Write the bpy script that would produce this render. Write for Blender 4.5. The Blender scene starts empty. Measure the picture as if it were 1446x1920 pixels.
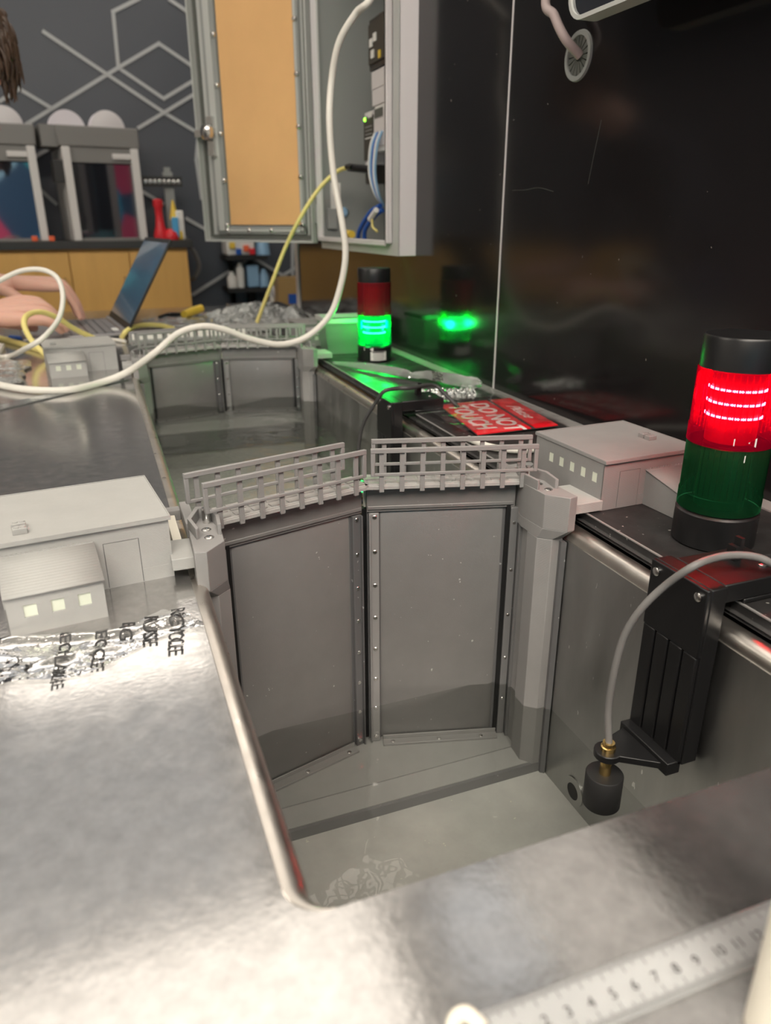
import bpy, bmesh, math, random
from mathutils import Vector, Matrix, noise
random.seed(7)
S = bpy.context.scene
COL = S.collection
PI = math.pi

# ---------------------------------------------------------------- camera (solved from the vanishing points)
CAM_Z = 0.28
RIGHT = Vector((0.935068, -0.354464, -0.001669)); DOWN = Vector((-0.131867, -0.343485, -0.929854)); FWD = Vector((0.329027, 0.869697, -0.367924))
FPX = 1376.6
camd = bpy.data.cameras.new('camera'); cam = bpy.data.objects.new('camera', camd); COL.objects.link(cam)
m3 = Matrix((RIGHT, -DOWN, -FWD)).transposed()
cam.matrix_world = Matrix.Translation((0, 0, CAM_Z)) @ m3.to_4x4()
camd.sensor_fit = 'VERTICAL'; camd.sensor_height = 36; camd.sensor_width = 27.1
camd.lens = FPX / 1920 * 36; camd.clip_start = .01; camd.clip_end = 50
camd.dof.use_dof = True; camd.dof.focus_distance = .70; camd.dof.aperture_fstop = 6.4
S.camera = cam
# ---------------------------------------------------------------- world, exposure
W = bpy.data.worlds.new('world'); S.world = W; W.use_nodes = True
W.node_tree.nodes['Background'].inputs[0].default_value = (.5, .5, .52, 1); W.node_tree.nodes['Background'].inputs[1].default_value = .35
S.view_settings.view_transform = 'Standard'; S.view_settings.look = 'None'; S.view_settings.gamma = 1
S.view_settings.use_curve_mapping = False; S.view_settings.exposure = 0.0
# ceiling panels: x, y, size x, size y, strength
LAMPS = [(-.24, 1.28, 1.75, 1.36, 1.8, 'large square ceiling light above the steel worktop'),
         (-.45, 2.82, 1.50, 1.55, .33, 'added dim panel standing in for a bright ceiling over the far worktop'),  # added: gives the steel a grey ceiling reflection
         (-.20, 3.92, 1.1, .42, 4.0, 'ceiling light above the printer bench'),
         (.75, 3.10, .55, 1.8, 3.4, 'long narrow ceiling light beside the worktop'),
         (-2.5, 1.4, 1.0, 1.4, 10, 'added fill light panel over the left part of the room'),  # added, unseen fill placed outside the worktop's reflection
         (1.05, 1.62, .40, .5, .7, 'small dim ceiling light above the black wall'),
         (-.5, -1.1, 2.6, 1.2, 16, 'added wide fill light panel behind the camera')]  # added, unseen fill that brightens the gates and the channel

# point on a plane seen through photo pixel (1446x1920 frame)
C0 = Vector((0, 0, CAM_Z))
def ray(x, y): return RIGHT * ((x - 723) / FPX) + DOWN * ((y - 960) / FPX) + FWD
def px(x, y, v): d = ray(x, y); return C0 + d * ((v - C0.x) / d.x)
def py(x, y, v): d = ray(x, y); return C0 + d * ((v - C0.y) / d.y)
def pz(x, y, v): d = ray(x, y); return C0 + d * ((v - C0.z) / d.z)

# ---------------------------------------------------------------- materials
MATS = {}
def mat(name, col=(.5, .5, .5), rough=.5, metal=0., spec=.5, var=None, bump=None, layer=None, emit=None, es=1., coat=0., trans=0., ior=1.45, alpha=1., rvar=None, sss=0., stretch=(1, 1, 1), speck=None):
    m = bpy.data.materials.new(name); m.use_nodes = True; nt = m.node_tree; N = nt.nodes; L = nt.links
    b = N['Principled BSDF']
    b.inputs['Base Color'].default_value = (*col, 1); b.inputs['Roughness'].default_value = rough; b.inputs['Metallic'].default_value = metal
    b.inputs['Specular IOR Level'].default_value = spec; b.inputs['Coat Weight'].default_value = coat; b.inputs['Transmission Weight'].default_value = trans
    b.inputs['IOR'].default_value = ior; b.inputs['Alpha'].default_value = alpha
    if sss: b.inputs['Subsurface Weight'].default_value = sss; b.inputs['Subsurface Radius'].default_value = (.01, .004, .002)
    if emit: b.inputs['Emission Color'].default_value = (*emit, 1); b.inputs['Emission Strength'].default_value = es
    tc = N.new('ShaderNodeTexCoord'); mp = N.new('ShaderNodeMapping'); mp.inputs['Scale'].default_value = stretch
    L.new(tc.outputs['Object'], mp.inputs[0]); co = mp.outputs[0]
    csock = None
    if var:   # (scale, amount, detail)
        n = N.new('ShaderNodeTexNoise'); n.inputs['Scale'].default_value = var[0]; n.inputs['Detail'].default_value = 6; n.inputs['Roughness'].default_value = .62; L.new(co, n.inputs[0])
        r = N.new('ShaderNodeMapRange'); r.inputs[1].default_value = .25; r.inputs[2].default_value = .75; r.inputs[3].default_value = 1 - var[1]; r.inputs[4].default_value = 1 + var[1]; L.new(n.outputs[0], r.inputs[0])
        x = N.new('ShaderNodeVectorMath'); x.operation = 'SCALE'; x.inputs[0].default_value = col; L.new(r.outputs[0], x.inputs[3]); csock = x.outputs[0]
    if speck:  # (scale, threshold, colour) : small flecks of dust
        v = N.new('ShaderNodeTexNoise'); v.inputs['Scale'].default_value = speck[0]; v.inputs['Detail'].default_value = 2; L.new(co, v.inputs[0])
        g = N.new('ShaderNodeMath'); g.operation = 'GREATER_THAN'; g.inputs[1].default_value = speck[1]; L.new(v.outputs[0], g.inputs[0])
        mx = N.new('ShaderNodeMix'); mx.data_type = 'RGBA'; L.new(g.outputs[0], mx.inputs[0])
        if csock: L.new(csock, mx.inputs[6])
        else: mx.inputs[6].default_value = (*col, 1)
        mx.inputs[7].default_value = (*speck[2], 1); csock = mx.outputs[2]
    if csock: L.new(csock, b.inputs['Base Color'])
    if rvar:  # (scale, lo, hi)
        n = N.new('ShaderNodeTexNoise'); n.inputs['Scale'].default_value = rvar[0]; n.inputs['Detail'].default_value = 5; L.new(co, n.inputs[0])
        r = N.new('ShaderNodeMapRange'); r.inputs[1].default_value = .3; r.inputs[2].default_value = .7; r.inputs[3].default_value = rvar[1]; r.inputs[4].default_value = rvar[2]; L.new(n.outputs[0], r.inputs[0]); L.new(r.outputs[0], b.inputs['Roughness'])
    last = None
    if bump:  # (scale, strength, distance)
        n = N.new('ShaderNodeTexNoise'); n.inputs['Scale'].default_value = bump[0]; n.inputs['Detail'].default_value = 3; L.new(co, n.inputs[0])
        p = N.new('ShaderNodeBump'); p.inputs['Strength'].default_value = bump[1]; p.inputs['Distance'].default_value = bump[2]; L.new(n.outputs[0], p.inputs['Height']); last = p
    if layer:  # printed layers along z
        w = N.new('ShaderNodeTexWave'); w.bands_direction = 'Z'; w.inputs['Scale'].default_value = layer[0]; w.inputs['Distortion'].default_value = .3; L.new(co, w.inputs[0])
        p = N.new('ShaderNodeBump'); p.inputs['Strength'].default_value = layer[1]; p.inputs['Distance'].default_value = .0003; L.new(w.outputs[1], p.inputs['Height'])
        if last: L.new(last.outputs[0], p.inputs['Normal'])
        last = p
    if last: L.new(last.outputs[0], b.inputs['Normal'])
    m.diffuse_color = (*col, 1); MATS[name] = m; return m
def thin(name, tint=(1, 1, 1), ior=1.4, rough=.1, bump=None, gl=(1, 1, 1), gain=1., haze=0., emit=None, es=0.):
    """thin clear sheet, water or lamp lens: transparent plus fresnel gloss plus some haze"""
    m = bpy.data.materials.new(name); m.use_nodes = True; nt = m.node_tree; N = nt.nodes; L = nt.links
    N.remove(N['Principled BSDF']); out = N['Material Output']
    t = N.new('ShaderNodeBsdfTransparent'); t.inputs[0].default_value = (*tint, 1)
    g = N.new('ShaderNodeBsdfGlossy'); g.inputs[0].default_value = (*gl, 1); g.inputs['Roughness'].default_value = rough
    f = N.new('ShaderNodeFresnel'); f.inputs[0].default_value = ior
    k = N.new('ShaderNodeMath'); k.operation = 'MULTIPLY'; k.use_clamp = True; k.inputs[1].default_value = gain; L.new(f.outputs[0], k.inputs[0])
    a = t.outputs[0]
    if haze:
        d = N.new('ShaderNodeBsdfTranslucent'); d.inputs[0].default_value = (*gl, 1); d2 = N.new('ShaderNodeBsdfDiffuse'); d2.inputs[0].default_value = (*gl, 1)
        dm = N.new('ShaderNodeMixShader'); L.new(d.outputs[0], dm.inputs[1]); L.new(d2.outputs[0], dm.inputs[2])
        hm = N.new('ShaderNodeMixShader'); hm.inputs[0].default_value = haze; L.new(a, hm.inputs[1]); L.new(dm.outputs[0], hm.inputs[2]); a = hm.outputs[0]
    x = N.new('ShaderNodeMixShader'); L.new(k.outputs[0], x.inputs[0]); L.new(a, x.inputs[1]); L.new(g.outputs[0], x.inputs[2]); o = x.outputs[0]
    if emit:
        e = N.new('ShaderNodeEmission'); e.inputs[0].default_value = (*emit, 1); e.inputs[1].default_value = es
        s = N.new('ShaderNodeAddShader'); L.new(o, s.inputs[0]); L.new(e.outputs[0], s.inputs[1]); o = s.outputs[0]
    if bump:
        tc = N.new('ShaderNodeTexCoord'); n = N.new('ShaderNodeTexNoise'); n.inputs['Scale'].default_value = bump[0]; L.new(tc.outputs['Object'], n.inputs[0])
        p = N.new('ShaderNodeBump'); p.inputs['Strength'].default_value = bump[1]; p.inputs['Distance'].default_value = bump[2]; L.new(n.outputs[0], p.inputs['Height']); L.new(p.outputs[0], g.inputs['Normal'])
    L.new(o, out.inputs[0]); m.diffuse_color = (*tint, .3); MATS[name] = m; return m

mat('top_steel', (.58, .57, .56), .3, .93, var=(110, .15), rvar=(60, .12, .18), bump=(260, .08, .0006), speck=(420, .76, (.80, .79, .76)))
mat('basin_steel', (.44, .44, .43), .38, 1, var=(14, .16), rvar=(30, .30, .5), stretch=(1, 1, .3), speck=(160, .75, (.8, .8, .78)))
mat('basin_floor', (.43, .43, .405), .4, 0, var=(9, .2), speck=(130, .74, (.6, .6, .5)), bump=(250, .15, .001))
mat('rim_steel', (.66, .62, .57), .22, 1, var=(40, .06), rvar=(60, .26, .38))
mat('black_strip', (.022, .021, .021), .38, 0, .5, var=(60, .3), rvar=(40, .28, .5), speck=(170, .72, (.28, .27, .25)))
mat('strip_edge', (.30, .29, .28), .4, .3)
mat('black_gloss', (.010, .009, .0095), .13, 0, .55, rvar=(3, .10, .17), speck=(95, .765, (.13, .12, .11)))
mat('print_grey', (.25, .245, .24), .48, 0, .5, var=(30, .06), layer=(420, .35), bump=(700, .12, .0005))
mat('print_light', (.36, .36, .345), .5, 0, .5, var=(30, .06), layer=(420, .5), bump=(500, .1, .0005))
mat('leaf_grey', (.215, .21, .205), .36, .25, .5, var=(25, .06), bump=(1100, .25, .0006), speck=(150, .76, (.5, .5, .47)))
mat('deck_grey', (.42, .41, .395), .38, .2, .6, var=(60, .12), bump=(300, .4, .001))
mat('seal_dark', (.13, .13, .132), .4, .2, .5, speck=(150, .74, (.4, .4, .4)))
mat('sill_grey', (.285, .285, .275), .5, 0, .4, var=(30, .06), bump=(500, .1, .0005))
mat('seal_mid', (.19, .19, .19), .38, .25, .5, speck=(150, .74, (.4, .4, .4)))
mat('seal_light', (.30, .295, .29), .38, .3, .5)
mat('black_gap', (.006, .006, .006), .6)
mat('screw_steel', (.72, .71, .69), .2, 1)
mat('window_cream', (.62, .66, .55), .5, emit=None)
mat('black_plastic', (.009, .009, .0095), .33, 0, .45, bump=(300, .1, .0005))
mat('black_matte', (.012, .012, .012), .6)
mat('brass', (.80, .56, .22), .22, 1)
mat('cable_grey', (.16, .155, .15), .45)
mat('cable_black', (.05, .05, .05), .4)
mat('cable_white', (.66, .64, .58), .4)
mat('cable_yellow', (.72, .62, .22), .4)
mat('cable_pink', (.36, .29, .28), .5)
mat('enclosure_grey', (.46, .47, .45), .4, .1)
mat('enclosure_white', (.60, .575, .58), .35)
mat('enclosure_inner', (.26, .27, .26), .5)
mat('dark_front', (.035, .032, .026), .45)
mat('gasket', (.09, .095, .085), .6)
mat('cardboard', (.68, .40, .17), .75, var=(8, .05))
mat('wood', (.62, .36, .105), .45, var=(5, .10), stretch=(3, 1, .35))
mat('wood_handle', (.35, .22, .08), .4)
mat('black_counter', (.035, .036, .034), .35)
mat('wall_dark', (.064, .070, .084), .38, var=(2, .05))
mat('tape_white', (.42, .43, .43), .5)
mat('wall_light', (.60, .58, .55), .8)
mat('ceiling_white', (.50, .49, .47), .85)
mat('floor_grey', (.22, .21, .20), .5, var=(3, .1))
mat('printer_white', (.62, .60, .58), .4)
mat('printer_grey', (.20, .195, .185), .45)
mat('printer_inside', (.03, .03, .035), .5)
mat('dark_glass', (.012, .014, .02), .04, 0, 1., ior=2.1, coat=1)
mat('spool_white', (.70, .66, .70), .5)
mat('red_plastic', (.62, .02, .03), .35)
mat('orange_plastic', (.75, .12, .04), .4)
mat('blue_plastic', (.08, .35, .62), .4)
mat('yellow_plastic', (.72, .50, .06), .4)
mat('blue_cable', (.012, .08, .36), .4)
mat('blue_pale', (.25, .42, .60), .4)
mat('white_plastic', (.74, .72, .68), .4)
mat('cream', (.74, .70, .60), .5)
mat('label_white', (.70, .69, .66), .5)
mat('ink', (.03, .03, .03), .6)
mat('sign_red', (.72, .008, .018), .3, coat=.4)
mat('laptop_grey', (.34, .33, .34), .35, .6)
mat('laptop_dark', (.02, .02, .022), .4)
mat('laptop_screen', (.03, .05, .07), .12, 0, .8, coat=.5, emit=(.10, .22, .34), es=.22)
mat('skin', (.62, .36, .28), .45, sss=.15)
mat('skin_nail', (.70, .44, .38), .3)
mat('hair', (.075, .045, .03), .45, var=(60, .5), stretch=(1, 1, .2))
mat('sweater', (.05, .055, .07), .9)
mat('trousers', (.03, .04, .08), .9)
mat('led_green', (.3, 1, .2), .4, emit=(.35, 1, .05), es=3)
mat('led_red_on', (1, .3, .25), .4, emit=(1, .30, .22), es=120)
mat('led_green_on', (.3, 1, .6), .4, emit=(.08, 1, .42), es=28)
mat('led_core', (.05, .05, .05), .5)
mat('red_core_on', (.10, .0, .005), .4, emit=(1, .0, .035), es=.10)
mat('green_core_on', (.005, .12, .04), .4, emit=(.0, .75, .16), es=.35)
mat('green_core_off', (.004, .045, .018), .5)
mat('red_core_off', (.22, .004, .012), .5)
thin('lens_red_on', (.90, .03, .09), 1.5, .08, gl=(.75, .02, .06), haze=.05, emit=(1, .0, .06), es=.09)
thin('lens_red_off', (.80, .04, .07), 1.5, .08, haze=.22, gl=(.75, .05, .08))
thin('lens_green_on', (.12, .95, .35), 1.5, .08, gl=(.02, .75, .2), haze=.06, emit=(.0, 1, .22), es=.12)
thin('lens_green_off', (.05, .42, .16), 1.5, .08, haze=.10, gl=(.05, .40, .15))
thin('water', (.775, .785, .77), 1.33, .02, bump=(22, .12, .01), gain=1.0)
thin('water_far', (.90, .92, .89), 1.33, .03, bump=(26, .35, .01), gain=1.0)
thin('film', (.93, .93, .92), 1.5, .12, gain=2.6, haze=.05, bump=(120, .6, .003))
thin('bag', (.80, .82, .80), 1.5, .16, gain=2.0, haze=.36, gl=(.95, .97, .95), bump=(160, .7, .003))
thin('bag_flat', (.96, .96, .96), 1.4, .12, gain=.8, haze=.03, bump=(60, .3, .003))
thin('bin_clear', (.55, .66, .58), 1.45, .3, gain=1.0, haze=.28, gl=(.6, .7, .62))
thin('ruler_clear', (.86, .88, .88), 1.45, .12, gain=1.3, haze=.38)
thin('acrylic', (.85, .9, .88), 1.45, .1, gain=1.4, haze=.2)
# mural on the wall behind the camera
def mural():
    m = bpy.data.materials.new('mural'); m.use_nodes = True; N = m.node_tree.nodes; L = m.node_tree.links; b = N['Principled BSDF']
    tc = N.new('ShaderNodeTexCoord'); v = N.new('ShaderNodeTexVoronoi'); v.inputs['Scale'].default_value = 1.5; L.new(tc.outputs['Object'], v.inputs[0])
    s = N.new('ShaderNodeSeparateColor'); L.new(v.outputs['Color'], s.inputs[0])
    r = N.new('ShaderNodeValToRGB'); e = r.color_ramp.elements; r.color_ramp.interpolation = 'CONSTANT'
    e[0].color = (.03, .34, .60, 1); e[1].position = .3; e[1].color = (.06, .50, .60, 1)
    for p, c in ((.5, (.80, .08, .22, 1)), (.68, (.03, .10, .22, 1)), (.85, (.40, .7, .95, 1))): k = e.new(p); k.color = c
    L.new(s.outputs[0], r.inputs[0]); L.new(r.outputs[0], b.inputs['Base Color']); b.inputs['Roughness'].default_value = .6; MATS['mural'] = m
mural()
# ---------------------------------------------------------------- mesh builder
class MB:
    def __init__(s): s.b = bmesh.new()
    def poly(s, pts, faces):
        vs = [s.b.verts.new(Vector(p)) for p in pts]
        for f in faces:
            try: s.b.faces.new([vs[i] for i in f])
            except ValueError: pass
        return s
    def box(s, x0, x1, y0, y1, z0, z1, M=None):
        p = [(x, y, z) for z in (z0, z1) for y in (y0, y1) for x in (x0, x1)]
        if M is not None: p = [M @ Vector(q) for q in p]
        return s.poly(p, [(0, 2, 3, 1), (4, 5, 7, 6), (0, 1, 5, 4), (2, 6, 7, 3), (0, 4, 6, 2), (1, 3, 7, 5)])
    def prism(s, pl, z0, z1, M=None, top=None):
        n = len(pl); t = top or pl
        p = [(x, y, z0) for x, y in pl] + [(x, y, z1) for x, y in t]
        if M is not None: p = [M @ Vector(q) for q in p]
        return s.poly(p, [tuple(range(n))[::-1], tuple(range(n, 2 * n))] + [(i, (i + 1) % n, n + (i + 1) % n, n + i) for i in range(n)])
    def lathe(s, prof, c=(0, 0, 0), axis=(0, 0, 1), n=32, caps=True):
        a = Vector(axis).normalized(); u = a.orthogonal().normalized(); w = a.cross(u); c = Vector(c)
        p = []
        for r, h in prof:
            for i in range(n):
                t = 2 * PI * i / n; p.append(c + a * h + (u * math.cos(t) + w * math.sin(t)) * r)
        f = [(j * n + i, j * n + (i + 1) % n, (j + 1) * n + (i + 1) % n, (j + 1) * n + i) for j in range(len(prof) - 1) for i in range(n)]
        if caps: f += [tuple(range(n))[::-1], tuple(range((len(prof) - 1) * n, len(prof) * n))]
        return s.poly(p, f)
    def cyl(s, p0, p1, r, n=16, r1=None):
        d = Vector(p1) - Vector(p0); return s.lathe([(r, 0), (r if r1 is None else r1, d.length)], p0, d, n)
    def tube(s, path, r, n=10):
        P = [Vector(p) for p in path]; pts = []; nrm = None
        for i, p in enumerate(P):
            t = (P[min(i + 1, len(P) - 1)] - P[max(i - 1, 0)]).normalized()
            nrm = t.orthogonal().normalized() if nrm is None else (nrm - t * nrm.dot(t)).normalized()
            w = t.cross(nrm); rr = r[i] if isinstance(r, (list, tuple)) else r
            pts += [p + (nrm * math.cos(2 * PI * k / n) + w * math.sin(2 * PI * k / n)) * rr for k in range(n)]
        m = len(P); f = [(j * n + i, j * n + (i + 1) % n, (j + 1) * n + (i + 1) % n, (j + 1) * n + i) for j in range(m - 1) for i in range(n)]
        return s.poly(pts, f + [tuple(range(n))[::-1], tuple(range((m - 1) * n, m * n))])
    def grid(s, fn, nu, nv):
        p = [fn(i / nu, j / nv) for j in range(nv + 1) for i in range(nu + 1)]
        return s.poly(p, [(j * (nu + 1) + i, j * (nu + 1) + i + 1, (j + 1) * (nu + 1) + i + 1, (j + 1) * (nu + 1) + i) for j in range(nv) for i in range(nu)])
def spline(P, k=8):
    P = [Vector(p) for p in P]; P = [P[0] * 2 - P[1]] + P + [P[-1] * 2 - P[-2]]; o = []
    for i in range(1, len(P) - 2):
        a, b, c, d = P[i - 1:i + 3]
        for j in range(k):
            t = j / k; o.append(.5 * ((2 * b) + (c - a) * t + (2 * a - 5 * b + 4 * c - d) * t * t + (3 * b - a - 3 * c + d) * t ** 3))
    return o + [P[-2]]

def tag(o, label=None, cat=None, group=None, kind=None):
    for k, v in (('label', label), ('category', cat), ('group', group), ('kind', kind)):
        if v: o[k] = v
    return o
def wloc(p):
    v = Vector((0, 0, 0))
    while p is not None: v += p.location; p = p.parent
    return v
def obj(name, mb, m, parent=None, local=False, bevel=0, smooth=40, world=True):
    """link a mesh; coordinates are world coordinates unless local=True"""
    b = mb.b; bmesh.ops.recalc_face_normals(b, faces=b.faces)
    off = Vector((0, 0, 0))
    if not local:
        if parent is not None: off = wloc(parent)
        else:
            xs = [v.co for v in b.verts]
            off = Vector((sum((min(c[i] for c in xs), max(c[i] for c in xs))) / 2 for i in range(2))).to_3d(); off.z = min(c.z for c in xs)
        bmesh.ops.translate(b, verts=b.verts, vec=-off)
    me = bpy.data.meshes.new(name); b.to_mesh(me); b.free()
    me.materials.append(MATS[m] if isinstance(m, str) else m)
    me.shade_smooth(); me.set_sharp_from_angle(angle=math.radians(smooth))
    o = bpy.data.objects.new(name, me); COL.objects.link(o); o.parent = parent
    if parent is None and not local: o.location = off
    if bevel:
        q = o.modifiers.new('bevel', 'BEVEL'); q.width = bevel; q.segments = 2; q.limit_method = 'ANGLE'; q.angle_limit = math.radians(40)
    return o
def thing(name, label, cat, loc=(0, 0, 0), rz=0, group=None):
    o = bpy.data.objects.new(name, None); o.empty_display_size = .02; COL.objects.link(o); o.location = loc; o.rotation_euler[2] = rz
    return tag(o, label, cat, group)
def copy_tree(o, parent=None):
    c = o.copy(); COL.objects.link(c); c.parent = parent
    for ch in list(o.children): copy_tree(ch, c)
    return c
def struct(name, mb, m, parent=None, **k): return tag(obj(name, mb, m, parent, **k), kind='structure')
def text(name, s, size, m, parent, mtx, shear=0, bold=0, depth=.0002, sx=1):
    cu = bpy.data.curves.new(name, 'FONT'); cu.body = s; cu.size = size; cu.shear = shear; cu.offset = bold; cu.extrude = depth; cu.resolution_u = 3; cu.align_x = 'LEFT'
    t = bpy.data.objects.new('t', cu); COL.objects.link(t)
    dg = bpy.context.evaluated_depsgraph_get(); me = bpy.data.meshes.new_from_object(t.evaluated_get(dg)); bpy.data.objects.remove(t)
    off = wloc(parent) if parent else Vector((0, 0, 0))
    me.transform(Matrix.Translation(-off) @ mtx @ Matrix.Diagonal((sx, 1, 1, 1)))
    me.materials.clear(); me.materials.append(MATS[m]); me.name = name
    o = bpy.data.objects.new(name, me); COL.objects.link(o); o.parent = parent; return o
def frame(o, x, y):  # matrix from origin, x axis, y axis
    x = Vector(x).normalized(); z = x.cross(Vector(y)).normalized(); y = z.cross(x); return Matrix.Translation(o) @ Matrix((x, y, z)).transposed().to_4x4()
def wire(name, label, pts, r, m, cat='cable', parent=None, k=8, group=None):
    o = obj(name, MB().tube(spline(pts, k), r, 12), m, parent)
    return tag(o, label, cat, group) if parent is None else o

# ================================================================ ROOM
WX = .6255      # black glossy wall
YB = 4.2        # dark back wall
ZF, ZC = -.75, 2.05
struct('floor', MB().box(-4, 3.0, -3.3, YB + .1, ZF - .05, ZF), 'floor_grey')
struct('ceiling', MB().box(-4, 3.0, -3.3, YB + .1, ZC, ZC + .05), 'ceiling_white')
struct('wall_back', MB().box(-4, 3.0, YB, YB + .1, ZF, ZC), 'wall_dark')
struct('wall_left', MB().box(-4.1, -4, -3.3, YB + .1, ZF, ZC), 'wall_light')
struct('wall_front', MB().box(-4, 3.0, -3.4, -3.3, ZF, ZC), 'mural')
struct('wall_far_right', MB().box(3.0, 3.1, -3.3, YB, ZF, ZC), 'wall_light')
# black glossy wall: two panels with a slot for the recessed enclosure
EY0, EY1, EZ0, EZ1 = 1.475, 2.03, .214, .95
w = MB(); WT = 1.0
w.box(WX, WX + .02, 1.1215, EY0 + .001, ZF, WT).box(WX, WX + .02, EY1 - .001, 2.44, ZF, WT)
w.box(WX, WX + .02, EY0 + .001, EY1 - .001, ZF, EZ0 + .001).box(WX, WX + .02, EY0 + .001, EY1 - .001, EZ1 - .001, WT)
bw = struct('wall_right', MB().box(WX, WX + .02, -1.2, 1.1185, ZF, 1.0), 'black_gloss')
struct('wall_right_far', w, 'black_gloss')
struct('trim_1', MB().box(WX - .0012, WX + .012, 1.1185, 1.1215, .008, WT), 'enclosure_white')
struct('trim_2', MB().box(WX - .004, WX + .03, 2.44, 2.475, ZF, WT), 'enclosure_white')
wr_ = bpy.data.objects['wall_right']
for q in ([(1128, 225), (1120, 262), (1112, 300), (1103, 345)], [(961, 357), (985, 356), (1010, 352), (1038, 359)]):
    obj('scratch', MB().tube(spline([px(a, b_, WX - .0001) for a, b_ in q], 6), .00025, 4), 'gasket', wr_)
# white tape pattern on the back wall
def tape(pts, w=.016, th=.003):
    b = MB(); P = [py(x, y, YB) for x, y in pts]
    for a, c in zip(P, P[1:]):
        d = (c - a).normalized(); n = Vector((-d.z, 0, d.x)) * w / 2; a = a - d * w * .4; c = c + d * w * .4
        e = Vector((0, .0003, 0)) * len(b.b.verts) / 8; b.poly([a + n, a - n, c - n, c + n, *[q + e + Vector((0, -th, 0)) for q in (a + n, a - n, c - n, c + n)]], [(0, 1, 2, 3), (4, 5, 6, 7), (0, 1, 5, 4), (1, 2, 6, 5), (2, 3, 7, 6), (3, 0, 4, 7)])
    return b
k = 3
for pts in ([(260, -2), (212, 22), (222, 127), (307, 185), (365, 150)], [(50, 233), (222, 127), (298, 82), (372, 132)], [(82, 60), (310, 213), (372, 250), (368, 300), (378, 372)], [(318, 0), (360, 28), (420, 68)],
            [(0, 190), (36, 167), (95, 202)], [(260, 240), (310, 210), (400, 155)], [(65, 295), (95, 277)], [(75, 355), (105, 382)], [(265, 358), (305, 382)], [(350, 410), (390, 433)], [(362, 552), (472, 482)], [(472, 482), (548, 527), (548, 450)], [(525, 520), (562, 497)]):
    struct('trim_%d' % k, tape(pts, th=.002 + .0008 * k), 'tape_white'); k += 1

# ceiling lights and added fill panels
def lamp_mat(e):
    m = bpy.data.materials.new('lamp_panel'); m.use_nodes = True; b = m.node_tree.nodes['Principled BSDF']
    b.inputs['Base Color'].default_value = (.8, .8, .8, 1); b.inputs['Emission Color'].default_value = (*((.96, .98, 1) if e < 1 else (1, .91, .80)), 1); b.inputs['Emission Strength'].default_value = e; return m
def light_panel(x, y, sx, sy, e, label):
    t = thing('light_panel', label, 'light', (x, y, ZC - .03))
    obj('lamp_frame', MB().box(-sx / 2 - .02, sx / 2 + .02, -sy / 2 - .02, sy / 2 + .02, .02, .03), 'enclosure_white', t, local=True)
    obj('diffuser', MB().box(-sx / 2, sx / 2, -sy / 2, sy / 2, .0, .02), lamp_mat(e), t, local=True)
for a in LAMPS: light_panel(*a)

# ================================================================ FLUME TABLE
table = thing('flume_table', 'stainless steel worktop with a long sunken water channel', 'table', (0, 1.0, ZF))
XL, XR = .0425, .4245      # channel opening
NY, FY = .228, 1.93      # near and far ends
R = .02
def hole_pts():
    p = []
    for cx_, cy_, a0 in ((XL + R, NY + R, 180), (XR - R, NY + R, 270), (XR - R, FY - R, 0), (XL + R, FY - R, 90)):
        for i in range(7): a = math.radians(a0 + i * 15); p.append((cx_ + R * math.cos(a), cy_ + R * math.sin(a)))
    return p
def worktop():
    b = MB(); H = hole_pts(); x0, x1, y0, y1 = -.52, WX - .001, -.05, 2.75
    # outer ring matched by angle to hole pts -> quads
    O = []
    for (hx, hy), i in zip(H, range(28)):
        c = i // 7; O.append(((x0, y0), (x1, y0), (x1, y1), (x0, y1))[c])
    for z, flip in ((0, 0), (-.003, 1)):
        hv = [b.b.verts.new((x, y, z)) for x, y in H]; cv = [b.b.verts.new((x, y, z)) for x, y in ((x0, y0), (x1, y0), (x1, y1), (x0, y1))]
        for i in range(28):
            j = (i + 1) % 28; ci, cj = cv[i // 7], cv[j // 7]
            b.b.faces.new([hv[i], hv[j], cj] + ([ci] if ci is not cj else []))
    return b
obj('worktop', worktop(), 'top_steel', table)
obj('worktop_apron', MB().box(-.52, WX - .001, -.05, -.047, -.045, -.003).box(-.52, WX - .001, 2.747, 2.75, -.045, -.003).box(-.52, -.517, -.047, 2.747, -.045, -.003), 'top_steel', table)
# rolled rims: quarter round down into the channel
def rim(side):
    b = MB(); x = XL if side < 0 else XR; s = 1 if side < 0 else -1; a, c, z0 = (.0125, .011, .0012) if side < 0 else (.0135, .0125, -.0062)
    path = [(x, FY - .01, s, 0, 1), (x, 1.2, s, 0, 1), (x, .6, s, 0, 1)]
    if side < 0: path += [(x + R * (1 + math.cos(q)), NY + R * (1 + math.sin(q)), -math.cos(q), -math.sin(q), max(.12, 1 - (k_ / 10) ** 1.3)) for k_, q in [(k_, PI * (1 + k_ / 20)) for k_ in range(11)]]
    else: path += [(x, NY + .005, s, 0, 1)]
    prof = [(-.0006, -.003)] + [(a * math.sin(t) ** .8, -c + c * math.cos(t) ** .62) for t in [min(PI / 2 * i / 14, PI / 2 - 1e-6) for i in range(15)]] + [(a - .0004, -.032)]
    pts = [(X + nx * p * k, Y + ny * p * k, (z0 if k > .99 else z0 * k) + q * (k if q > -.02 else 1)) for X, Y, nx, ny, k in path for p, q in prof]; n = len(prof)
    return b.poly(pts, [(m * n + i, m * n + i + 1, (m + 1) * n + i + 1, (m + 1) * n + i) for m in range(len(path) - 1) for i in range(n - 1)])
obj('left_rim', rim(-1), 'rim_steel', table, smooth=60); obj('right_rim', rim(1), 'rim_steel', table, smooth=60)
IL, IR = XL + .0115, XR - .0145     # channel walls
ZN, ZFAR, YS = -.31, -.20, .70
obj('channel_wall', MB().box(IL - .003, IL, NY, FY, ZN, -.012), 'basin_steel', table)
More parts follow.
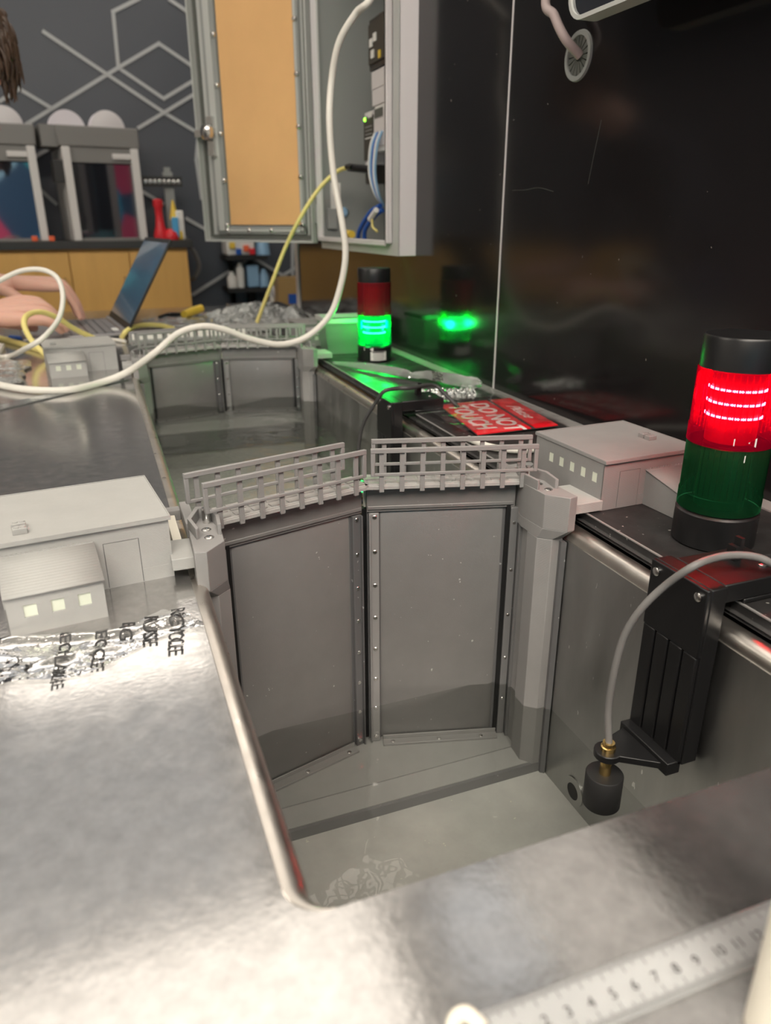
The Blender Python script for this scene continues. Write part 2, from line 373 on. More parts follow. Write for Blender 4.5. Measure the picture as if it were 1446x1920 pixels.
obj('channel_wall', MB().box(IR, IR + .003, NY, FY, ZN, -.0185), 'basin_steel', table)
obj('channel_wall', MB().box(IL, IR, NY - .003, NY, ZN, -.002), 'basin_steel', table)
obj('channel_wall', MB().box(IL, IR, FY, FY + .003, ZN, -.002), 'basin_steel', table)
obj('channel_floor', MB().box(IL, IR, NY, YS, ZN - .003, ZN), 'basin_floor', table)
obj('channel_floor', MB().box(IL, IR, YS, FY, ZN - .003, ZFAR), 'basin_floor', table)
for x, y in ((-.47, .1), (.5, .1), (-.47, 2.6), (.5, 2.6)): obj('leg', MB().box(x - .03, x + .03, y - .03, y + .03, ZF, -.003), 'basin_steel', table)
# drain fitting low on the right wall
dr = MB().lathe([(.0165, 0), (.0165, .0015), (.0095, .002), (.0095, -.02)], (IR, .512, -.290), (-1, 0, 0), 28, caps=False)
d_ = obj('drain_fitting', dr, 'basin_steel', table)
obj('drain_bore', MB().cyl((IR - .0005, .512, -.290), (IR - .0018, .512, -.290), .0095, 24), 'black_gap', table)
# black counter strips on the right, with a gap at each sensor bracket
for y0, y1 in ((-.05, .377), (.428, 1.005), (1.07, 2.74)):
    s_ = obj('black_counter_strip', MB().box(.430, WX - .001, y0, y1, -.0065, .008), 'black_strip', table, bevel=.0008)
    obj('strip_edge_line', MB().box(.4292, .4312, y0 + .001, y1 - .001, .0072, .0083), 'strip_edge', s_)
tag(obj('upstand', MB().box(WX - .022, WX - .0005, -.05, 2.43, .008, .0095), 'strip_edge', table))

# water
def water(y0, y1, z, m, label):
    o = obj('water', MB().poly([(IL, y0, z), (IR, y0, z), (IR, y1, z), (IL, y1, z)], [(0, 1, 2, 3)]), m); return tag(o, label, 'water')
water(NY, .64, -.222, 'water', 'shallow clear water in the near end of the channel')
water(.69, 1.57, -.077, 'water_far', 'clear water between the near and far gates')

# ================================================================ LOCK GATES
def gate_leaf(side, zb, loc, rz, label, dz=0):
    """side +1: hinge at the left, local +x runs to the middle; -1 mirrored. local -y faces the camera"""
    t = thing('lock_gate', label, 'gate', (loc[0], loc[1], zb), rz, 'miter gate leaves of the water channel' if False else None)
    L_ = .1572
    def B(b, x0, x1, y0, y1, z0, z1):
        if side < 0: x0, x1 = -x1, -x0
        return b.box(x0, x1, y0, y1, z0 - zb, z1 - zb)
    P = lambda n, b, m, par=t, bev=0: obj(n, b, m, par, local=True, bevel=bev)
    zt = .029 + dz
    P('header_beam', B(B(MB(), 0, L_, -.004, .012, dz - .001, zt - .004), .002, L_ - .001, -.0055, -.004, dz + .002, dz + .006), 'leaf_grey', bev=.0006)
    # face panel: raised centre with chamfered border
    x0, x1, z0, z1 = .012, L_ - .014, zb + .004, dz - .001
    b = MB(); c = .006
    o = [(x0, z0), (x1, z0), (x1, z1), (x0, z1)]; i_ = [(x0 + c, z0 + c), (x1 - c, z0 + c), (x1 - c, z1 - c), (x0 + c, z1 - c)]
    pts = [(side * x, .004, z - zb) for x, z in o] + [(side * x, -.0005, z - zb) for x, z in o] + [(side * x, -.0035, z - zb) for x, z in i_]
    b.poly(pts, [(0, 1, 2, 3), (8, 9, 10, 11)] + [(i, (i + 1) % 4, 4 + (i + 1) % 4, 4 + i) for i in range(4)] + [(4 + i, 4 + (i + 1) % 4, 8 + (i + 1) % 4, 8 + i) for i in range(4)])
    P('face_panel', b, 'leaf_grey')
    P('gate_frame', B(B(B(MB(), 0, .012, -.001, .012, zb + .002, dz), L_ - .014, L_, -.001, .012, zb + .002, dz), .012, L_ - .014, .002, .012, zb + .002, zb + .012), 'seal_dark')
    # meeting seal strip with screws
    s1 = P('meeting_seal', B(B(MB(), L_ - .0125, L_ - .0035, -.006, -.001, zb + .001, dz - .002), L_ - .0035, L_ - .002, -.009, -.001, zb + .001, dz - .002), 'seal_light' if side < 0 else 'seal_dark', bev=.0004)
    def screw(par, x, y, z, ax, r=.0024):
        q = MB().lathe([(r, 0), (r, .0006), (r * .8, .001)], (side * x, y, z - zb), ax, 14)
        o_ = obj('screw', q, 'screw_steel', par, local=True)
    B_glow = B(MB(), L_ + .0003, L_ + .0026, .004, .012, dz + .002, dz + .026)
    if side < 0: P('gap_glow_block', B_glow, 'cream')  # pale block stands for light showing through the open gap
    h = dz - .002 - zb; nsc = 8 if h > .2 else 4
    for i in range(nsc): screw(s1, L_ - .008, -.006, dz - .006 - i * (h - .012) / (nsc - 1), (0, -1, 0))
    if side < 0: P('gap_shade_strip', B(MB(), L_ + .0003, L_ + .0046, .002, .010, zb + .001, dz + .001), 'black_gap')  # black strip paints the shade in the gap between the leaves
    # hinge side angle strip
    s2 = P('hinge_seal', B(B(B(MB(), -.0035, .0045, -.0065, -.001, zb + .001, dz - .001), -.0062, -.0042, -.012, -.003, zb + .001, dz - .001), -.0160, -.0062, -.012, -.0095, zb + .001, dz - .006), 'seal_mid', bev=.0004)
    P('sponge_strip', B(MB(), .0045, .0088, -.0045, -.001, zb + .003, dz + .001), 'black_gap')
    for i in range(5): screw(s2, .0005, -.0065, dz - .018 - i * h / 5.2, (0, -1, 0), .0018)
    # bottom seal
    s3 = P('bottom_seal', B(B(MB(), .006, L_ - .016, -.0155, -.004, zb, zb + .003), .006, L_ - .016, -.006, -.0045, zb + .003, zb + .008), 'seal_light', bev=.0004)
    for x in (.025, .075, .130): screw(s3, x, -.0115, zb + .003, (0, 0, 1), .0025)
    # walkway deck, ribbed
    dk = MB(); B(dk, -.004, L_ + .002, -.014, .0185, zt, zt + .0032); B(dk, -.004, L_ + .002, -.0155, -.0135, zt - .0012, zt + .002)
    for i in range(9): B(dk, -.003 + i * .0182, .0105 + i * .0182, -.011, -.003, zt + .0032, zt + .0042); B(dk, -.002 + i * .0182, .0125 + i * .0182, .001, .016, zt + .0032, zt + .0046)
    P('walkway_deck', dk, 'deck_grey')
    for yy in (-.0175, .0165):
        rl = MB(); ra, rb = (-.0165, L_ - .0035) if yy < 0 else (-.020, L_ - .007)
        B(rl, ra, rb, yy - .0020, yy + .0020, .0668 + dz, .0715 + dz); B(rl, ra, rb, yy - .0014, yy + .0016, .0428 + dz, .0458 + dz)
        B(rl, ra, ra + .0040, yy - .0016, yy + .0018, .0428 + dz, .0668 + dz); B(rl, rb - .0040, rb, yy - .0016, yy + .0018, .0428 + dz, .0668 + dz)
        r_ = P('railing', rl, 'print_grey', bev=.0005)
        for i in range(8):
            xx = L_ - .0145 - i * .0207 - (.006 if yy > 0 else 0)
            obj('baluster', B(MB(), xx - .0023, xx + .0023, yy + .0002, yy + .0026, .0255 + dz, .0670 + dz), 'print_grey', r_, local=True)
    return t
A = math.atan(.27)
for yc, zb, dz, nm in ((.675, -.292, 0, 'near'), (1.600, -.108, .006, 'far')):
    gate_leaf(1, zb, (.0745, yc - .27 * .1555, 0), A, {'near': 'left leaf of the large near grey lock gate with railings', 'far': 'left leaf of the far lock gate beyond the white cable'}[nm], dz)
    gate_leaf(-1, zb, (.3855, yc - .27 * .1555, 0), -A, {'near': 'right leaf of the large near grey lock gate with railings', 'far': 'right leaf of the far lock gate beside the green signal tower'}[nm], dz)

def hinge_post(side, y0, zb, label, dz=0):
    """side -1 left post; profile mirrored about the channel centre x=.23"""
    t = thing('gate_post', label, 'post', (.06 if side < 0 else .40, y0 + .03, zb))
    X = lambda x: x if side < 0 else .46 - x
    pl = lambda pts: [(X(x), y0 - .571 + y) for x, y in pts]
    col = [(.0515, .573), (.064, .573), (.0755, .583), (.0755, .602), (.070, .606), (.070, .645), (.0515, .645)]
    obj('post_column', MB().prism(pl(col), zb, -.018 + dz), 'print_grey', t, bevel=.0005)
    obj('side_sealant', MB().prism(pl([(.0512, .566), (.0555, .569), (.0555, .60), (.0512, .60)]), zb, -.02), 'seal_dark', t)
    cap = [(.0465, .562), (.056, .560), (.0735, .578), (.0755, .615), (.070, .640), (.058, .642), (.048, .615)]
    lo = [(.0515, .573), (.064, .573), (.0755, .583), (.0755, .615), (.070, .640), (.058, .642), (.0515, .615)]
    obj('post_head', MB().prism(pl(lo), -.018 + dz, -.006 + dz, top=pl(cap)).prism(pl(cap), -.006 + dz, .030 + dz), 'print_grey', t, bevel=.0005)
    # raised horseshoe wall round the hinge pin
    out = [(.052, .588), (.048, .615), (.058, .642), (.070, .640), (.0755, .615), (.0735, .592)]
    inn = [(.0548, .590), (.0515, .614), (.0605, .637), (.068, .636), (.072, .613), (.0705, .593)]
    b = MB(); n = len(out); z0, z1 = .030 + dz, .040 + dz; O, I = pl(out), pl(inn)
    pts = [(x, y, z0) for x, y in O] + [(x, y, z0) for x, y in I] + [(x, y, z1) for x, y in O] + [(x, y, z1) for x, y in I]
    f = []
    for i in range(n - 1): f += [(i, i + 1, 2 * n + i + 1, 2 * n + i), (n + i, n + i + 1, 3 * n + i + 1, 3 * n + i), (2 * n + i, 2 * n + i + 1, 3 * n + i + 1, 3 * n + i)]
    f += [(0, n, 3 * n, 2 * n), (n - 1, 2 * n - 1, 4 * n - 1, 3 * n - 1)]
    obj('cap_wall', b.poly(pts, f), 'print_grey', t, bevel=.0006)
    obj('hinge_pin', MB().cyl((X(.0655), y0 + .054, .030 + dz), (X(.0655), y0 + .054, .044 + dz), .0038), 'screw_steel', t)
    for yy in (.018, .036): obj('screw', MB().lathe([(.0042, 0), (.0042, .0006), (.0032, .0012)], (X(.0625), y0 + yy, .030 + dz), (0, 0, 1), 18), 'screw_steel', t)
    xa = X(.0290) if side < 0 else .4465; xb = X(.0485)
    arm = MB().box(min(xa, xb), max(xa, xb), y0 + (.006 if side < 0 else -.006), y0 + .048, .0095 + dz, .020 + dz)
    obj('bracket_arm', arm, 'print_light', t, bevel=.0006)
    arm2 = MB().box(min(xa, xb), max(xa, xb), y0 + .120, y0 + .132, .0095 + dz, .020 + dz)
    xc = X(.058)
    arm2.box(min(xb, xc), max(xb, xc), y0 + .072, y0 + .132, .0095 + dz, .024 + dz)
    obj('rear_arm', arm2, 'print_grey', t, bevel=.0006)
hinge_post(-1, .571, -.31, 'near left gate post with open hinge cap beside the worktop building')
hinge_post(1, .571, -.31, 'near right gate post with capped hinge beside the black strip')
hinge_post(-1, 1.500, -.20, 'far left gate post near the small far building', .004)
hinge_post(1, 1.500, -.20, 'far right gate post near the green signal tower', .004)

def sill(yf, zt, zb, label):
    t = thing('gate_sill', label, 'sill', ((IL + IR) / 2, yf + .05, zb))
    x0, x1 = IL + .0005, IR - .0005; dz = (zt - zb) * .28
    obj('sill_slab', MB().box(x0, x1, yf + .028, yf + .13, zb, zt), 'sill_grey', t)
    b = MB(); P = [(yf + .002, zb), (yf + .002, zt - dz), (yf + .0275, zt - .0012), (yf + .0275, zb)]
    b.poly([(x, y, z) for x in (x0, x1) for y, z in P], [(0, 1, 2, 3), (7, 6, 5, 4)] + [(i, (i + 1) % 4, 4 + (i + 1) % 4, 4 + i) for i in range(4)])
    obj('sloped_lip', b, 'sill_grey', t)
    obj('shaded_front', MB().box(x0, x1, yf - .002, yf + .0018, zb, zt - dz - .0008), 'seal_mid', t)  # shading of this face is painted with a darker tone
sill(.574, -.292, -.31, 'grey stepped sill under water below the near gate')
sill(1.515, -.108, -.165, 'grey sill under water below the far gate')
tag(obj('spacer_block', MB().box(IL + .0005, IR - .0005, 1.520, 1.64, -.20, -.1652), 'basin_floor'), 'olive base block under the far gate sill', 'block')

# ================================================================ CONTROL BUILDINGS
def wall_holes(b, x0, x1, z0, z1, y, wins, d, M=None):
    """wall face in plane y (facing -y) with rectangular holes (x0,x1,z0,z1), recess depth d"""
    xs = sorted({x0, x1, *[v for w_ in wins for v in w_[:2]]}); zs = sorted({z0, z1, *[v for w_ in wins for v in w_[2:]]})
    T = (lambda p: M @ Vector(p)) if M is not None else (lambda p: Vector(p))
    for i in range(len(xs) - 1):
        for j in range(len(zs) - 1):
            cx_, cz_ = (xs[i] + xs[i + 1]) / 2, (zs[j] + zs[j + 1]) / 2
            if any(w_[0] < cx_ < w_[1] and w_[2] < cz_ < w_[3] for w_ in wins): continue
            b.poly([T((xs[i], y, zs[j])), T((xs[i + 1], y, zs[j])), T((xs[i + 1], y, zs[j + 1])), T((xs[i], y, zs[j + 1]))], [(0, 1, 2, 3)])
    for a, c, e, g in wins:
        q = [(a, e), (c, e), (c, g), (a, g)]
        b.poly([T((x, y, z)) for x, z in q] + [T((x, y + d, z)) for x, z in q], [(i, (i + 1) % 4, 4 + (i + 1) % 4, 4 + i) for i in range(4)])
def building(loc, rz, W_, D_, H_, sx, lab, wins_side=False, mirror=1, dark='print_light', shed=(.0, .066), vents=((.03, .03), (.03, .037)), shedH=.040):
    """main hall: near face y=0, runs +x W_, +y D_; shed (lean-to) in front with three windows. mirror flips x"""
    t = thing('control_building', lab, 'building', loc, rz); m = mirror
    P = lambda n, b, mt, par=t, bev=0: obj(n, b, mt, par, local=True, bevel=bev)
    def X(a, b_): return (a, b_) if m > 0 else (-b_, -a)
    Mx = Matrix.Diagonal((m, 1, 1, 1))
    b = MB(); zr = H_ - .003
    b.box(*X(0, W_), .0014, D_, 0, zr)
    door = (sx + .012, sx + .040, 0.0005, zr - .012)
    if wins_side: door = (.018, .044, .0005, zr - .010)
    # front skin with door outline recess
    wall_holes(b, 0, W_, 0, zr, 0, [door], .0006, Mx)
    if wins_side:
        Ms = Matrix(((0, 1, 0, 0), (1, 0, 0, 0), (0, 0, 1, 0), (0, 0, 0, 1)))
        wd = [(.010 + i * .0185, .0175 + i * .0185, .027, .037) for i in range(5)]
        wall_holes(b, 0, D_, 0, zr, -.0016, wd, .0012, Ms)
        b.box(-.0016, 0, 0, .0016, 0, zr)
    hall = P('hall_walls', b, dark)
    if wins_side:
        for a, c, e, g in wd: P('window_pane', MB().box(-.0012, -.0004, a, c, e, g), 'window_cream')
    P('roller_door', MB().box(*X(door[0] + .0006, door[1] - .0006), -.0002, .0012, 0, door[3] - .0006), dark)
    P('door_outline', MB().box(*X(door[0], door[1]), .0004, .0013, 0, door[3]), 'seal_dark')
    P('string_course', MB().box(*X(door[1] + .001, W_), -.0004, .0016, 0, .012), dark)
    rf = MB(); ov = .0018
    rf.box(*X(-ov - .001, W_ + ov), -ov - .001, D_ + ov, zr, H_)
    rim_ = [(-ov - .001, W_ + ov, -ov - .001, -ov), (-ov - .001, W_ + ov, D_ + ov - .001, D_ + ov), (-ov - .001, -ov, -ov, D_ + ov), (W_ + ov - .001, W_ + ov, -ov, D_ + ov)]
    for a, c, e, g in rim_: rf.box(*X(a, c), e, g, H_, H_ + .0008)
    P('flat_roof', rf, 'print_light' if dark == 'print_light' else 'print_grey', bev=.0002)
    for vx, vy in vents:
        v = P('roof_vent', MB().box(*X(vx, vx + .0105), vy, vy + .0075, H_, H_ + .0045), dark, bev=.0003)
        for q in (.003, .0078): obj('vent_fan', MB().lathe([(.0022, 0), (.0020, .0009)], (m * (vx + q), vy + .0038, H_ + .0045), (0, 0, 1), 12), dark, v, local=True)
    # lean-to
    a, c = shed; dy = .048; b = MB()
    if wins_side: wn = []
    else: wn = [(a + .011 + i * .0185, a + .020 + i * .0185, .0135, .0235) for i in range(3)]
    hf = shedH - .010
    sd = MB(); sd.box(*X(a, c), -dy + .0016, 0, 0, hf)
    p = [(x, y, z) for x in (m * a, m * c) for y, z in ((-dy + .0016, hf), (0, hf), (0, shedH))]
    sd.poly(p, [(0, 1, 2), (3, 5, 4), (0, 3, 4, 1), (0, 2, 5, 3), (1, 4, 5, 2)])
    wall_holes(sd, a, c, 0, hf, -dy, wn, .0013, Mx)
    sd.box(*X(a, a + .0002), -dy, -dy + .0016, 0, hf).box(*X(c - .0002, c), -dy, -dy + .0016, 0, hf)
    P('lean_to_walls', sd, dark)
    for w_ in wn: P('window_pane', MB().box(*X(w_[0], w_[1]), -dy + .0012, -dy + .0018, w_[2], w_[3]), 'window_cream')
    # corrugated lean-to roof
    def f(u, v):
        x = a - .001 + u * (c - a + .002); y = -dy - .003 + v * (dy + .003); z = hf - .001 + v * (shedH - hf + .001) + .0011 + .00022 * ((v * 14) % 1)
        return (m * x, y, z)
    rr = MB().grid(f, 2, 70)
    ro = P('lean_to_roof', rr, dark); so = ro.modifiers.new('s', 'SOLIDIFY'); so.thickness = .0012
    rd = MB()
    for i in range(int((c - a) / .0034)): rd.cyl((m * (a + .0017 + i * .0034), -.0010, shedH + .0012), (m * (a + .0017 + i * .0034), .0002, shedH + .0012), .0013, 8)
    rd.cyl((m * a, -.0006, shedH + .0006), (m * c, -.0006, shedH + .0006), .0009, 8)
    tag(P('ridge_cover', rd, dark))
    return t
building((-.0995, .5745, 0), math.radians(6.3), .131, .112, .055, .066, 'light grey model building with lean-to windows on the left steel worktop', shed=(.004, .071), vents=((.016, .012), (.0155, .024)), shedH=.0425)
building((.447, .567, .0083), math.radians(2.5), .118, .117, .0525, .0, 'grey model building with a row of five side windows on the black strip', wins_side=True, dark='print_grey', shed=(.052, .100), vents=((.088, .040), (.0885, .050)), shedH=.036)
building((-.108, 1.590, 0), math.radians(6.3), .131, .112, .052, .066, 'small far grey model building under the looped cables', shed=(.000, .067), vents=((.012, .03),), shedH=.040)
building((.447, 1.74, .0083), math.radians(3), .10, .112, .045, .0, 'grey model building partly hidden behind the clear bin', wins_side=False, dark='print_grey', shed=(.004, .06), shedH=.036)
tag(obj('metal_plate', MB().box(.0345, .0425, .622, .690, .0, .016), 'cream', bevel=.0005), 'pale metal strip standing between left building and gate post', 'strip')

# ================================================================ SIGNAL TOWERS
def tower(loc, label, red_on, r=.0335):
    t = thing('signal_tower', label, 'signal light', loc)
    P = lambda n, b, m, par=t: obj(n, b, m, par, local=True)
    P('base', MB().lathe([(r + .0005, 0), (r + .002, .001), (r + .002, .030), (r, .032), (r, .0335)], n=48), 'black_plastic')
    P('cap', MB().lathe([(r, .1575), (r, .1825), (r - .0012, .1845), (0.0005, .1852)], n=48), 'black_plastic')
    for z0, z1, on, nm, c in ((.0335, .0935, not red_on, 'green_lens', 'green'), (.0935, .1575, red_on, 'red_lens', 'red')):
        st = 'on' if on else 'off'; rc = r + .001
        ln = P(nm, MB().lathe([(rc + .0006, z0), (rc + .0006, z0 + .014), (rc, z0 + .0145), (rc, z1 - .001), (rc - .001, z1)], n=56, caps=False), 'lens_%s_%s' % (c, st))
        obj('lamp_core', MB().lathe([(r * .62, z0 + .001), (r * .62, z1 - .002)], n=32), '%s_core_%s' % (c, st), ln, local=True)
        rg = MB()
        for i in range(40):
            a = 2 * PI * i / 40; rg.cyl((r * .93 * math.cos(a), r * .93 * math.sin(a), z0 + .015), (r * .93 * math.cos(a), r * .93 * math.sin(a), z1 - .002), .0005, 5)
        obj('lens_flutes', rg, 'lens_%s_%s' % (c, st), ln, local=True)
        if on:
            for k_ in range(3):
                zz = z0 + .024 + k_ * .0115; lb = MB()
                d0 = math.atan2(-loc[1], -loc[0])
                for j in range(34):
                    a = 2 * PI * j / 68 + d0 - PI / 2; rr = r * .66
                    lb.lathe([(.0011, 0), (.0008, .0014)], (rr * math.cos(a), rr * math.sin(a), zz), (math.cos(a), math.sin(a), 0), 8)
                obj('led_row', lb, 'led_%s_on' % c, ln, local=True)
    return t
red_t = tower((.500, .473, .0083), 'large near signal tower with red light lit above dark green', True)
grn_t = tower((.532, 1.470, .0083), 'far signal tower with green light lit below dark red', False)
# lamp light of the lit sections: three small lamps each, between the core and the lens
for (x, y, z), c, e in (((.500, .473, .135), (1, .02, .07), .5), ((.532, 1.470, .075), (.02, 1, .30), 1.7)):
    for k_ in range(3):
        l = bpy.data.lights.new('tower_lamp', 'POINT'); l.energy = e / 3; l.color = c; l.shadow_soft_size = .009
        o = bpy.data.objects.new('tower_lamp', l); COL.objects.link(o); a = math.radians(200 + 120 * k_); o.location = (x + .027 * math.cos(a), y + .027 * math.sin(a), z)
# white marks and the rating label on the towers
def on_cyl(t, name, ang, z0, z1, half, m, r=.0352):
    b = MB(); n = 6
    for i in range(n):
        a0 = ang - half + 2 * half * i / n; a1 = ang - half + 2 * half * (i + 1) / n
        b.poly([(r * math.cos(a), r * math.sin(a), z) for a, z in ((a0, z0), (a1, z0), (a1, z1), (a0, z1))], [(0, 1, 2, 3)])
    return obj(name, b, m, t, local=True)
def tri_mark(t, ang, z, r=.0352, s=.0045):
    b = MB().poly([(r * math.cos(ang + a), r * math.sin(ang + a), z + h) for a, h in ((-s / r, 0), (s / r * .6, s * .9), (s / r * .6, -s * .9))], [(0, 1, 2)]); obj('arrow_mark', b, 'label_white', t, local=True)
aR = math.atan2(-.473, -.500)
on_cyl(red_t, 'tick_mark', aR + .12, .098, .104, .012, 'label_white'); on_cyl(red_t, 'tick_mark', aR + .42, .084, .090, .012, 'label_white'); tri_mark(red_t, aR + .56, .101)
aG = math.atan2(-1.470, -.532)
lbp = on_cyl(grn_t, 'rating_label', aG + .25, .004, .022, .48, 'label_white', .0357)
on_cyl(grn_t, 'tick_mark', aG - .62, .024, .030, .02, 'label_white', .0357); tri_mark(grn_t, aG - .15, .0265, .0357)
for i in range(4): on_cyl(grn_t, 'label_print', aG + .25, .0192 - i * .0042, .0205 - i * .0042 + (.001 if i == 0 else 0), .36 - .05 * (i % 2), 'ink', .0359)
red_t['category'] = 'signal light'

# ================================================================ LEVEL SENSOR BRACKETS
def sensor(dy, label):
    t = thing('level_sensor', label, 'sensor', (.44, .40 + dy, .0083))
    y0, y1 = .3625 + dy, .4245 + dy; P = lambda n, b, m, par=t, bev=0: obj(n, b, m, par, bevel=bev)
    b = MB().box(.3935, .4085, y0, y1, -.131, .028)
    for i in range(4):
        ya = y0 + .001 + i * .0155; b.box(.3895, .3936, ya, ya + (.0135), -.131, -.030)
    b.box(.3895, .3936, y0, y1, -.030, .028); P('mounting_plate', b, 'black_plastic', bev=.001)
    P('top_arm', MB().box(.4085, .478, y0 + .003, y1 - .006, .0125, .028).box(.430, .478, y0 + .003, y1 - .006, .0083, .0125), 'black_plastic', bev=.0012)
    for yy in (y0 + .008, y1 - .008): P('screw', MB().lathe([(.0036, 0), (.0036, .0016), (.0028, .0022)], (.3895, yy, .020), (-1, 0, 0), 18), 'screw_steel')
    P('screw', MB().lathe([(.0036, 0), (.0036, .001), (.0028, .0016)], (.462, y0 + .020, .028), (0, 0, 1), 18), 'screw_steel')
    # triangular foot
    cx_, cy_ = .350, .400 + dy; ft = [(.3895, y0 + .002), (.3895, y1 - .002)] + [(cx_ + .0115 * math.cos(a), cy_ + .0115 * math.sin(a)) for a in [math.radians(d) for d in range(80, 291, 21)]]
    P('triangular_foot', MB().prism(ft, -.1375, -.131).box(.380, .3935, y0 + .001, y1 - .001, -.139, -.127), 'black_plastic', bev=.0008)
    P('brass_nut', MB().lathe([(.0062, -.131), (.0062, -.1275), (.0050, -.127), (.0050, -.1235)], (cx_, cy_, 0), n=6 * 4), 'brass')
    P('brass_rod', MB().cyl((cx_, cy_, -.1375), (cx_, cy_, -.160), .0048, 20), 'brass')
    P('float', MB().lathe([(.0060, -.1555), (.0150, -.1555), (.0158, -.1565), (.0158, -.187), (.0150, -.188), (.006, -.188)], (cx_, cy_, 0), n=40), 'black_matte')
    D_ = Vector((0, dy, 0))
    pts = [Vector((cx_, cy_, -.1245))] + [q + D_ for q in (px(1141, 1330, .350), px(1152, 1260, .351), px(1170, 1195, .355), px(1200, 1145, .362), px(1245, 1100, .374), pz(1300, 1062, .044), pz(1345, 1045, .0455), pz(1383, 1041, .045))]
    pts += [q + D_ for q in ((pz(1420, 1045, .043), pz(1450, 1058, .038), pz(1500, 1090, .02), pz(1560, 1120, .0115)) if dy == 0 else (Vector((.478, .405, .040)), Vector((.492, .385, .026)), Vector((.500, .360, .0125))))]
    obj('sensor_cable', MB().tube(spline(pts, 8), .0030, 12), 'cable_grey' if dy == 0 else 'cable_black', t)
    P('cable_clip', MB().box(.4500, .4535, .396 + dy, .403 + dy, .028, .047).box(.4460, .4500, .396 + dy, .405 + dy, .028, .040), 'black_plastic')
    return t
sensor(0, 'near black bracket with a float sensor hanging over the water beside the red tower')
sensor(.643, 'far black bracket with a looped cable between the two gates')
tag(obj('round_knob', MB().lathe([(.018, 0), (.0185, .002), (.0185, .010), (.015, .013), (.004, .0142)], (.517, .352, .0084), n=40), 'cable_pink'), 'round knob with painted-in pink light on the black strip at the right edge', 'knob')  # pink light falling on the disc is put into its colour

# ================================================================ SIGN IN BAG AND TWISTED BAG
a6 = math.radians(-6.5)
def sign():
    t = thing('warning_sign', 'red and white warning sign lying on the black strip in a clear bag', 'sign', (.522, .94, .0095))
    ux = Vector((math.cos(a6), math.sin(a6), 0)) ; ux = Vector((.998, .03, 0)).normalized(); uy = Vector((.13, .99, 0)).normalized()
    o = Vector((.457, .855, .0112)); z = Vector((0, 0, .0012))
    def pt(a, b, h=0): return o + ux * a + uy * b + Vector((0, 0, h))
    def quad(n, a0, a1, b0, b1, m, h0=0, h1=.0012):
        return obj(n, MB().poly([pt(a, b, h) for h in (h0, h1) for a, b in ((a0, b0), (a1, b0), (a1, b1), (a0, b1))], [(3, 2, 1, 0), (4, 5, 6, 7), (0, 1, 5, 4), (1, 2, 6, 5), (2, 3, 7, 6), (3, 0, 4, 7)]), m, t)
    quad('sign_board', -.001, .130, -.001, .176, 'ink', -.001, 0)
    quad('lower_red_panel', 0, .085, 0, .175, 'sign_red'); quad('upper_red_panel', .092, .129, 0, .175, 'sign_red')
    fr = lambda a, b: frame(pt(a, b, .0013), -uy, ux)
    text('lettering', 'DO NOT', .040, 'label_white', t, fr(.048, .163), 0, .0010, sx=1.0)
    text('lettering', 'TOUCH', .040, 'label_white', t, fr(.010, .163), 0, .0010, sx=1.0)
    text('lettering', 'Please', .026, 'label_white', t, fr(.100, .130), .45, .0001, sx=1.2)
    return t
sign()
def crumple(x0, x1, y0, y1, z, amp, sc, nu=50, nv=50, sk=0):
    def f(u, v):
        x = x0 + (x1 - x0) * u + sk * v; y = y0 + (y1 - y0) * v
        n = noise.noise((x * sc, y * sc, 3.1)) + .5 * abs(noise.noise((x * sc * 2.7, y * sc * 2.7, 1.7)))
        return (x, y, z + amp * (.5 + n))
    return MB().grid(f, nu, nv)
b = crumple(.440, .605, .865, 1.085, .0150, .0030, 40, 46, 60)
tag(obj('clear_bag', b, 'bag_flat', smooth=25), 'flat clear plastic bag around the red warning sign', 'bag')
def frill(u, v):
    x = .478 + .085 * u; y = 1.055 + .065 * v - .3 * (x - .5) * v; return (x, y, .012 + .018 * v * (1 - v) * 2 + .007 * noise.noise((u * 12, v * 9, 0)))
tag(obj('bag_end', MB().grid(frill, 40, 22), 'bag', smooth=20), 'crinkled open end of the clear bag by the sign', 'bag')
def twist():
    P = [pz(*q) for q in ((625, 680, .012), (690, 688, .018), (760, 700, .018))] + [pz(768, 704, .016)] + [pz(*q) for q in ((800, 703, .022), (850, 712, .024), (890, 717, .024), (895, 718, .02))]
    rr = [.004, .012, .013, .0065, .012, .016, .015, .006]; S_ = spline(P, 8); b = MB(); n = 26; pts = []
    for i, p in enumerate(S_):
        k_ = i / 8; j = min(int(k_), 6); r = rr[j] + (rr[j + 1] - rr[j]) * (k_ - j)
        for a in range(n):
            t = 2 * PI * a / n; q = r * (1 + .25 * noise.noise((math.cos(t) * 2, math.sin(t) * 2, i * .35)))
            pts.append((p.x - .3 * q * math.cos(t), p.y + q * math.cos(t) * .95, max(.0088, p.z + q * math.sin(t) * .62)))
    m = len(S_); return b.poly(pts, [(j * n + i, j * n + (i + 1) % n, (j + 1) * n + (i + 1) % n, (j + 1) * n + i) for j in range(m - 1) for i in range(n)])
tag(obj('rolled_bag', twist(), 'bag', smooth=25), 'long twisted roll of clear plastic wrap in front of the green tower', 'bag')

